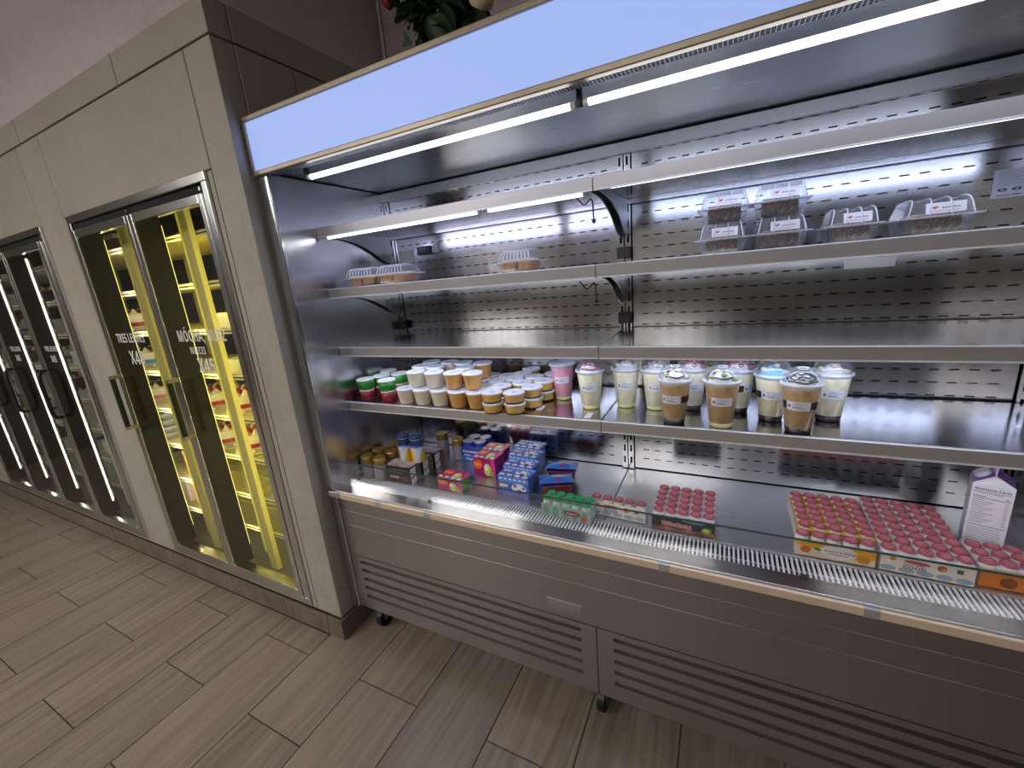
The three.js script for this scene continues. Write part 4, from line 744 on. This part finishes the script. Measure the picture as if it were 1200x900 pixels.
  const mkS = (label, x, z, turn) => {
    const t = thing('snack_tray', label, 'snack tray', [x, YB, z], turn), w = 0.118, d = 0.082, h = 0.05;
    local('tray', taper(w * 0.78, d * 0.74, w * 0.98, d * 0.98, h, 0.014), red, t);
    const g = new THREE.PlaneGeometry(w * 1.06, d * 1.1, 14, 10).rotateX(-PI / 2), p = g.attributes.position; for (let i = 0; i < p.count; i++) { const u = p.getX(i) / (w * 0.53), v = p.getZ(i) / (d * 0.55); p.setY(i, h + 0.001 + 0.012 * (1 - u * u) * (1 - v * v) + 0.006 * (v + 1)); } g.computeVertexNormals(); 
    local('film_lid', g, st, t); local('film_edge', taper(w * 0.99, d * 0.99, w * 1.02, d * 1.02, 0.003, 0.014, h - 0.0035), sblue, t);
  };
  mkS('blue and red snack tray with bulging film lid, the one nearer the glass', -0.535, -1.312, 0.42); mkS('blue and red snack tray with bulging film lid, the one nearer the case back', -0.552, -1.424, 0.18);
}

// ================================================================= INSIDE THE WALK-IN COOLER
const RAILS = [1.79, 1.577, 1.364, 1.146, 0.930, 0.715, 0.496, 0.298];
function rack(label, posts, x0, x1, solidRows, mat) {
  const t = thing('cooler_rack', label, 'shelf rack', [(x0 + x1) / 2, 0.1, -1.35]), zf = -1.126, zb = -1.62;
  for (const x of posts) for (const z of [zf + 0.016, zb]) {
    const p = part('post', box(x - 0.03, x + 0.03, 0.101, 1.95, z - 0.012, z + 0.012, 0.003), mat, t);
    if (z > -1.3) part('post_edge', box(x - 0.034, x - 0.030, 0.2, 1.95, z - 0.012, z + 0.018), mat, p);
  }
  RAILS.forEach((y, i) => {
    const solid = i < solidRows;
    const g = []; if (!solid) { for (let x = x0 + 0.01; x < x1; x += 0.022) g.push(rod([x, y + 0.004, zf - 0.006], [x, y + 0.004, zb], 0.0022, 5)); for (const z of [zf - 0.01, -1.3, -1.48, zb]) g.push(rod([x0, y, z], [x1, y, z], 0.003, 6)); }
    const s = part(solid ? 'shelf' : 'wire_shelf', solid ? box(x0, x1, y - 0.006, y + 0.006, zb, zf - 0.005) : merge(g), mat, t); if (!solid) s.userData.kind = 'stuff';
    part('price_rail', box(x0, x1, y - 0.012, y + 0.014, zf - 0.005, zf, 0.002), M.railPaint, s);
    part('price_strip', box(x0 + 0.04, x1 - 0.04, y - 0.0035, y + 0.0035, zf + 0.0001, zf + 0.001), std({ color: 0x4a4632, roughness: 0.6 }), s);
  });
  return t;
}
rack('shelf rack tinted with yellow LED light, with wire shelves behind the two lettered cooler doors', [-3.38, -3.13, -2.615, -2.085, -1.575].slice(1), -3.42, -1.60, 5, M.rackLedTint);
rack('white shelf rack lit white behind the far row of cooler doors', [-5.9, -5.32, -4.74, -4.16, -3.58], -6.2, -3.50, 3, M.whiteRack);
{
  const cream = std({ map: rep(cakeTex([0.93, 0.90, 0.84], [0.84, 0.79, 0.70]), 1, 1), roughness: 0.55 }), redR = std({ color: lin(0.35, 0.01, 0.015), roughness: 0.4 }), blueR = std({ color: lin(0.02, 0.16, 0.42), roughness: 0.4 }), choc = std({ color: lin(0.09, 0.045, 0.03), roughness: 0.5 }), board = std({ color: lin(0.6, 0.58, 0.5), roughness: 0.5 });
  const cake = (label, x, y, z, band, side, o = {}) => {
    const R = o.r ?? 0.105, h = o.h ?? 0.095, t = thing('decorated_cake', label, 'cake', [x, y + 0.0075, z]);
    local('cake_board', new THREE.CylinderGeometry(R + 0.018, R + 0.018, 0.004, 32).translate(0, 0.002, 0), board, t);
    local('cake_body', lathe([[0, 0.0045], [R, 0.0045], [R, h - 0.008], [R - 0.008, h], [0, h]], 36), side, t);
    if (band) local('ribbon', lathe([[R + 0.001, 0.03], [R + 0.0025, 0.032], [R + 0.0025, 0.05], [R + 0.001, 0.052]], 36), band, t);
    for (let k = 0; k < 9; k++) { const a = k / 9 * PI * 2, g = lathe([[0, 0.03], [0.006, 0.024], [0.013, 0.012], [0.019, 0.004], [0.021, 0]], 8); g.translate((R - 0.024) * Math.cos(a), h, (R - 0.024) * Math.sin(a)); local('cream_rosette', g, o.swirl ?? cream, t); }
    for (let k = 0; k < 6; k++) { const a = k * 1.05 + 0.3, g = blob(0.014, k * 2.7); g.translate(0.042 * Math.cos(a), h + 0.010, 0.042 * Math.sin(a)); local('fruit', g, o.fruit ?? redR, t); }
    for (let k = 0; k < 14; k++) { const a = k / 14 * PI * 2, g = new THREE.SphereGeometry(0.009, 7, 5); g.translate((R + 0.004) * Math.cos(a), 0.012, (R + 0.004) * Math.sin(a)); local('cream_pearl', g, o.swirl ?? cream, t); }
    return t;
  };
  cake('round cream cake with red ribbon, upper one behind the lettered right door', -2.21, RAILS[4], -1.262, redR, cream);
  cake('round cream cake with red ribbon, lower one behind the lettered right door', -2.21, RAILS[5], -1.262, redR, cream);
  cake('round cream cake with red ribbon, upper one half hidden by the yellow-lit rack post', -2.465, RAILS[4], -1.262, redR, cream);
  cake('round cream cake with red ribbon, lower one half hidden by the yellow-lit rack post', -2.465, RAILS[5], -1.262, redR, cream);
  cake('round cream cake with red ribbon behind the left yellow-lit door', -3.08, RAILS[2], -1.262, redR, cream, { h: 0.1 });
  cake('round cream cake with bright blue ribbon behind the left yellow-lit door', -3.08, RAILS[3], -1.262, blueR, cream, { fruit: choc });
  cake('pink-ribboned cream cake with dark chocolate top below the blue-ribboned one', -3.09, RAILS[4], -1.262, std({ color: lin(0.55, 0.16, 0.2), roughness: 0.4 }), cream, { fruit: choc });
  // cardboard box with round holes
  const hole = std({ color: 0x241a16, roughness: 0.8 });
  const b = thing('cardboard_box', 'pale cardboard box with dark round holes on a low cooler shelf', 'box', [-3.08, RAILS[7] + 0.0085, -1.31], 0);
  local('carton', box(-0.15, 0.15, 0, 0.165, -0.14, 0.14, 0.003), std({ color: lin(0.66, 0.55, 0.50), roughness: 0.75 }), b);
  for (const [x, y] of [[-0.09, 0.125], [0.04, 0.12], [-0.07, 0.05], [0.06, 0.045]]) local('hole', new THREE.CylinderGeometry(0.014, 0.014, 0.004, 16).rotateX(PI / 2).translate(x, y, 0.139), hole, b);
  local('hand_slot', box(-0.035, 0.02, 0.082, 0.094, 0.137, 0.141, 0.001), hole, b);
  // stacked grey trays
  for (let k = 0; k < 4; k++) { const t = thing('cake_tray', 'flat grey lidded tray in the stack below the pink-ribboned cake', 'tray', [-3.06, RAILS[5] + 0.0085 + k * 0.041, -1.275], 0.02 * k, 'grey trays stacked in the cooler'); local('tray', taper(0.22, 0.22, 0.25, 0.25, 0.024, 0.02), std({ color: lin(0.34, 0.34, 0.33), roughness: 0.4 }), t); local('tray_lid', taper(0.255, 0.255, 0.24, 0.24, 0.014, 0.02, 0.0245), M.frosted, t); }
  // upper boxes
  const bx = (label, x, y, z, w, h, d, col, stripe) => { const t = thing('cake_box', label, 'box', [x, y + 0.0075, z]); local('carton', box(-w / 2, w / 2, 0, h, -d / 2, d / 2, 0.003), std({ color: lin(...col), roughness: 0.6 }), t); local('carton_lid', box(-w / 2 - 0.003, w / 2 + 0.003, h - 0.02, h + 0.003, -d / 2 - 0.003, d / 2 + 0.003, 0.003), std({ color: lin(...stripe), roughness: 0.6 }), t); };
  bx('dark red box added for a shop reflection on the top shelf behind the left yellow-lit door', -3.08, RAILS[0], -1.30, 0.24, 0.10, 0.2, [0.16, 0.03, 0.02], [0.5, 0.5, 0.5]);  // box stands in for the lit shop mirrored in the door glass
  bx('low white box on the top shelf behind the right yellow-lit door', -2.14, RAILS[2], -1.30, 0.16, 0.07, 0.18, [0.6, 0.57, 0.48], [0.66, 0.64, 0.58]);
  bx('small white box on the fourth shelf behind the right yellow-lit door', -2.10, RAILS[3], -1.22, 0.10, 0.07, 0.12, [0.66, 0.62, 0.5], [0.7, 0.68, 0.6]);
  bx('golden yellow box on the wire shelf above the lowest one in the cooler', -2.80, RAILS[6], -1.27, 0.12, 0.15, 0.2, [0.55, 0.32, 0.08], [0.6, 0.36, 0.1]);
  bx('golden yellow box on the lowest shelf behind the left yellow-lit door', -2.79, RAILS[7], -1.27, 0.14, 0.15, 0.2, [0.55, 0.32, 0.08], [0.6, 0.36, 0.1]);
  // goods behind the far doors: one row per shelf, each told by its shelf
  const rows = ['top', 'second', 'third', 'fourth', 'fifth', 'sixth'];
  rows.forEach((nm, i) => {
    const y = RAILS[i + 1];
    [[-3.86, 'first'], [-4.44, 'second'], [-5.02, 'third'], [-5.60, 'fourth']].forEach(([x, dn], k) => {
      const kind = (i + k) % 3;
      if (kind === 0) cake(`cream cake with blue ribbon on the ${nm} goods shelf behind the ${dn} far door`, x, y, -1.27, blueR, cream, { r: 0.1 });
      else if (kind === 1) cake(`chocolate cake with white swirls on the ${nm} goods shelf behind the ${dn} far door`, x, y, -1.27, null, choc, { r: 0.1 });
      else bx(`white cake box on the ${nm} goods shelf behind the ${dn} far door`, x, y, -1.29, 0.24, 0.1, 0.22, [0.66, 0.64, 0.6], [0.72, 0.7, 0.68]);
    });
  });
}

// ================================================================= FLOWERS ON TOP OF THE CASE
{
  const t = thing('rose_bouquet', 'leafy bunch of roses lying on top of the lit header', 'flowers', [-0.715, 2.0565, -1.19]);
  const leafGeo = [0.3, 0.55, 0.15].map((bend) => {
    const g = new THREE.PlaneGeometry(0.034, 0.060, 4, 6), p = g.attributes.position;
    for (let i = 0; i < p.count; i++) { const v = p.getY(i) / 0.060 + 0.5, u = p.getX(i) / 0.017; const wd = Math.pow(Math.sin(PI * Math.min(1, Math.max(0.0, v * 0.94 + 0.03))), 0.8); p.setXYZ(i, u * 0.017 * wd, v * 0.060, 0.007 * Math.abs(u) * wd - bend * 0.060 * v * v); }
    g.computeVertexNormals(); return g;
  });
  const leafM = [[0.016, 0.050, 0.024], [0.028, 0.068, 0.026], [0.010, 0.034, 0.019], [0.046, 0.080, 0.032]].map((c) => phy({ color: lin(...c), roughness: 0.42, side: THREE.DoubleSide }));
  const v = new THREE.Vector3();
  for (let k = 0; k < 290; k++) {
    const a = rr(0, PI * 2), e = rr(-0.75, 1.2), R = rr(0.06, 0.15);
    v.set(Math.cos(a) * Math.cos(e) * R * 1.0, 0.19 + Math.sin(e) * R * 1.3, Math.sin(a) * Math.cos(e) * R * 0.9);
    const m = local('leaf', leafGeo[k % 3], leafM[k % 4], t); m.position.copy(v);
    m.lookAt(v.x * 2 + t.position.x + rr(-0.1, 0.1), (v.y - 0.2) * 2 + 0.35 + t.position.y, v.z * 2 + t.position.z + rr(-0.1, 0.1)); m.rotateZ(rr(-2.6, 2.6)); m.rotateX(rr(-0.4, 0.3));
  }
  for (let k = 0; k < 9; k++) local('stem', tube([[rr(-0.03, 0.03), 0.006, rr(-0.03, 0.03)], [rr(-0.05, 0.05), 0.12, rr(-0.05, 0.05)], [rr(-0.1, 0.1), 0.3, rr(-0.09, 0.09)]], 0.003, 10, 5), leafM[1], t);
  local('paper_collar', lathe([[0.03, 0.0005], [0.045, 0.05], [0.075, 0.13], [0.073, 0.13], [0.043, 0.05], [0.028, 0.0005]], 20), leafM[2], t);
  const rose = (x, y, z, col) => {
    const m = phy({ color: lin(...col), roughness: 0.55, side: THREE.DoubleSide }), core = local('rose', new THREE.SphereGeometry(0.015, 10, 8).scale(1, 1.2, 1), m, t); core.position.set(x, y, z); core.rotation.set(0.7, 0, x < 0 ? 0.5 : -0.6);
    for (let k = 0; k < 11; k++) { const ring = k < 4 ? 0 : 1, g = new THREE.SphereGeometry(0.022 + 0.009 * ring, 8, 6, 0, 1.7, 0.5, 1.5), q = local('petal', g, m, core); q.rotation.y = k * 1.7; q.position.y = -0.004 - ring * 0.004; }
  };
  rose(-0.15, 0.225, 0.06, [0.22, 0.012, 0.02]); rose(0.13, 0.40, 0.03, [0.22, 0.012, 0.02]); rose(-0.05, 0.43, 0.06, [0.25, 0.015, 0.02]); rose(0.155, 0.115, 0.09, [0.62, 0.52, 0.36]); rose(0.22, 0.24, 0.03, [0.62, 0.50, 0.34]);
}

scene.traverse((o) => { if (o.isMesh) { o.castShadow = true; o.receiveShadow = true; } });
renderer.render(scene, camera);
